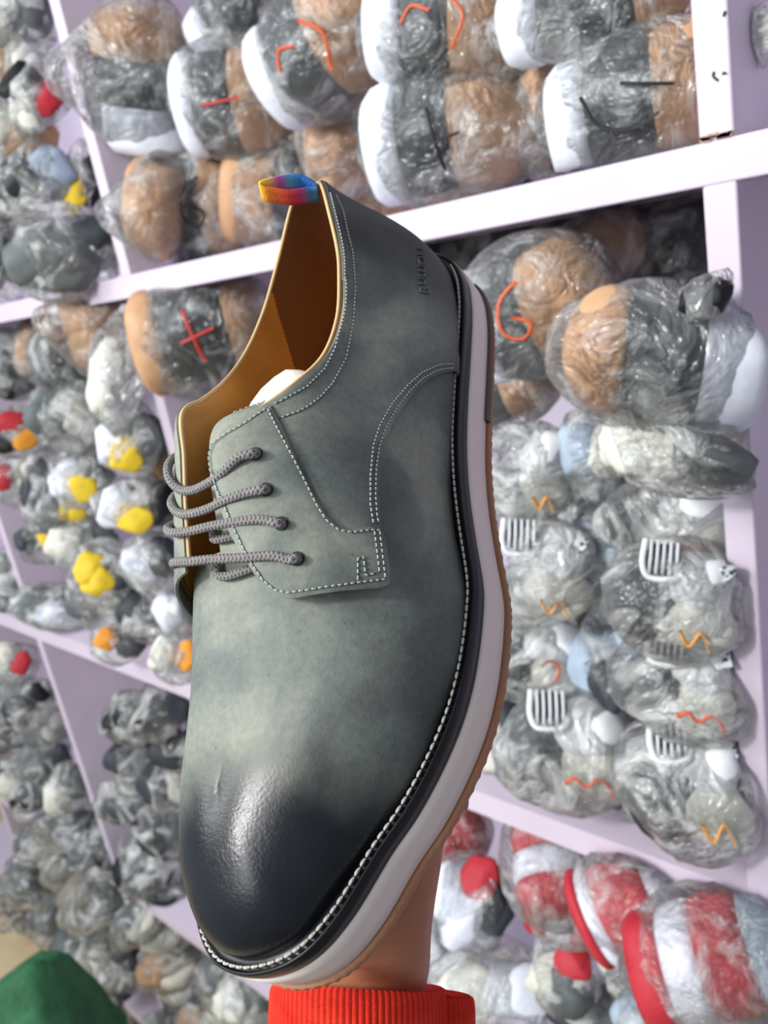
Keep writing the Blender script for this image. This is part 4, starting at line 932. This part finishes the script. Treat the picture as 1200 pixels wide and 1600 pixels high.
cluster([(60, 1320, 34, 34, 'grey bag just under the lowest left shelf edge'), (110, 1350, 46, 44, 'taupe bag below the shelf, left of the low divider'), (50, 1375, 40, 44, 'grey bag sliding down at the left edge'), (150, 1400, 52, 50, 'large taupe bag left of the low divider'), (95, 1430, 46, 48, 'taupe bag spilling over the floor edge'),
  (95, 1300, 40, 30, 'milky bag draped over the lowest left shelf edge'), (150, 1335, 40, 34, 'taupe bag folded over the shelf edge beside the low divider'), (20, 1400, 34, 44, 'brown-grey bag hanging at the left edge above the floor'), (215, 1440, 30, 44, 'thin taupe bag hanging down along the low divider'), (165, 1545, 46, 36, 'taupe bag trailing onto the lowest board corner'),
  (175, 1450, 44, 42, 'dark taupe bag at the foot of the low divider'), (55, 1440, 36, 40, 'small grey bag nearest the floor at left'), (130, 1490, 52, 42, 'brownish bag resting just above the floor tiles'), (195, 1510, 44, 38, 'grey bag under the foot of the divider'), (90, 1480, 34, 34, 'small cream bag at the edge of the pile')],
  'bagged shoes spilling from the bottom left compartment', '', 12, [[GY, CRM], [(128, 126, 116), DK], [GY, DK], [(134, 130, 118), GY]])
cluster([(265, 1440, 50, 44, 'grey-white bag beneath the toe and low shelf'), (270, 1500, 56, 40, 'bag with a brown sole showing below the toe'), (225, 1560, 50, 48, 'taupe bag drooping at the bottom edge'), (300, 1545, 48, 40, 'white-striped bag under the toe tip'),
  (350, 1530, 44, 44, 'round grey bag just left of the cuff'), (385, 1560, 46, 44, 'pale bag touching the red cuff'), (330, 1590, 50, 36, 'greenish-white bag at the bottom edge left of the cuff'), (270, 1595, 44, 30, 'small taupe bag at the bottom edge'), (410, 1590, 40, 36, 'cream bag behind the left side of the cuff')],
  'bagged shoes in the bottom centre compartment', '', 15, [[CRM, GY], [TAN, GY, CRM], [(128, 126, 116), GY], [CRM, DK], [GY, CRM]])
# green cloth sack on the floor
GRN = mat('green_cloth', (44, 104, 66), .75); add_noise(GRN, 14, (34, 88, 54), (58, 122, 80), 5, .3, .7, bump=.7, bscale=40, bdist=.01)
p = WZ(45, 1672, 1.75); V, Fc = blob(.175, .19, .22, 77, .50, 5, 1.1, False); V = clip_planes(V, np.array([.175, .19, .22]), 9, 20)
sack = new_mesh('cloth_sack', V, Fc, GRN); sack.location = tuple(p); tag(sack, 'green cloth sack on the floor in the bottom left corner', 'sack')

# ------------------------------------------------------------------ bags are pressed against the boards they touch
bpy.context.view_layer.update()
ZB = sorted([(a + CAMH, b_ + CAMH) for a, b_ in SH]); XB = sorted(DV)
for o in [x for x in COL.objects if x.type == 'EMPTY' and 'bagged' in x.name]:
    mw = o.matrix_world; c = mw.translation
    zl = max([b_ for a, b_ in ZB if b_ < c.z + .01] or [.1]); zh = min([a for a, b_ in ZB if a > c.z - .01] or [9])
    xl = max([b_ for a, b_ in XB if b_ < c.x + .03] or [-9]); xh = min([a for a, b_ in XB if a > c.x - .03 and a > xl] or [9])
    R = np.array(mw.to_3x3()); t = np.array(c); Ri = np.linalg.inv(R)
    for ch in o.children:
        me = ch.data; n = len(me.vertices); co = np.zeros(n * 3, np.float32); me.vertices.foreach_get('co', co); co = co.reshape(-1, 3).astype(float)
        P = co @ R.T + t; m_ = .0012 if ch.name.startswith('plastic') else .004
        k = np.clip((P[:, 1] - (D - .012)) / .012, 0, 1)
        Q_ = P.copy(); Q_[:, 2] = np.clip(P[:, 2], zl + m_, zh - m_); Q_[:, 0] = np.clip(P[:, 0], xl + m_, xh - m_); Q_[:, 1] = np.minimum(P[:, 1], D + DEP - .002)
        P = P + (Q_ - P) * k[:, None]
        me.vertices.foreach_set('co', ((P - t) @ Ri.T).astype(np.float32).ravel()); me.update()
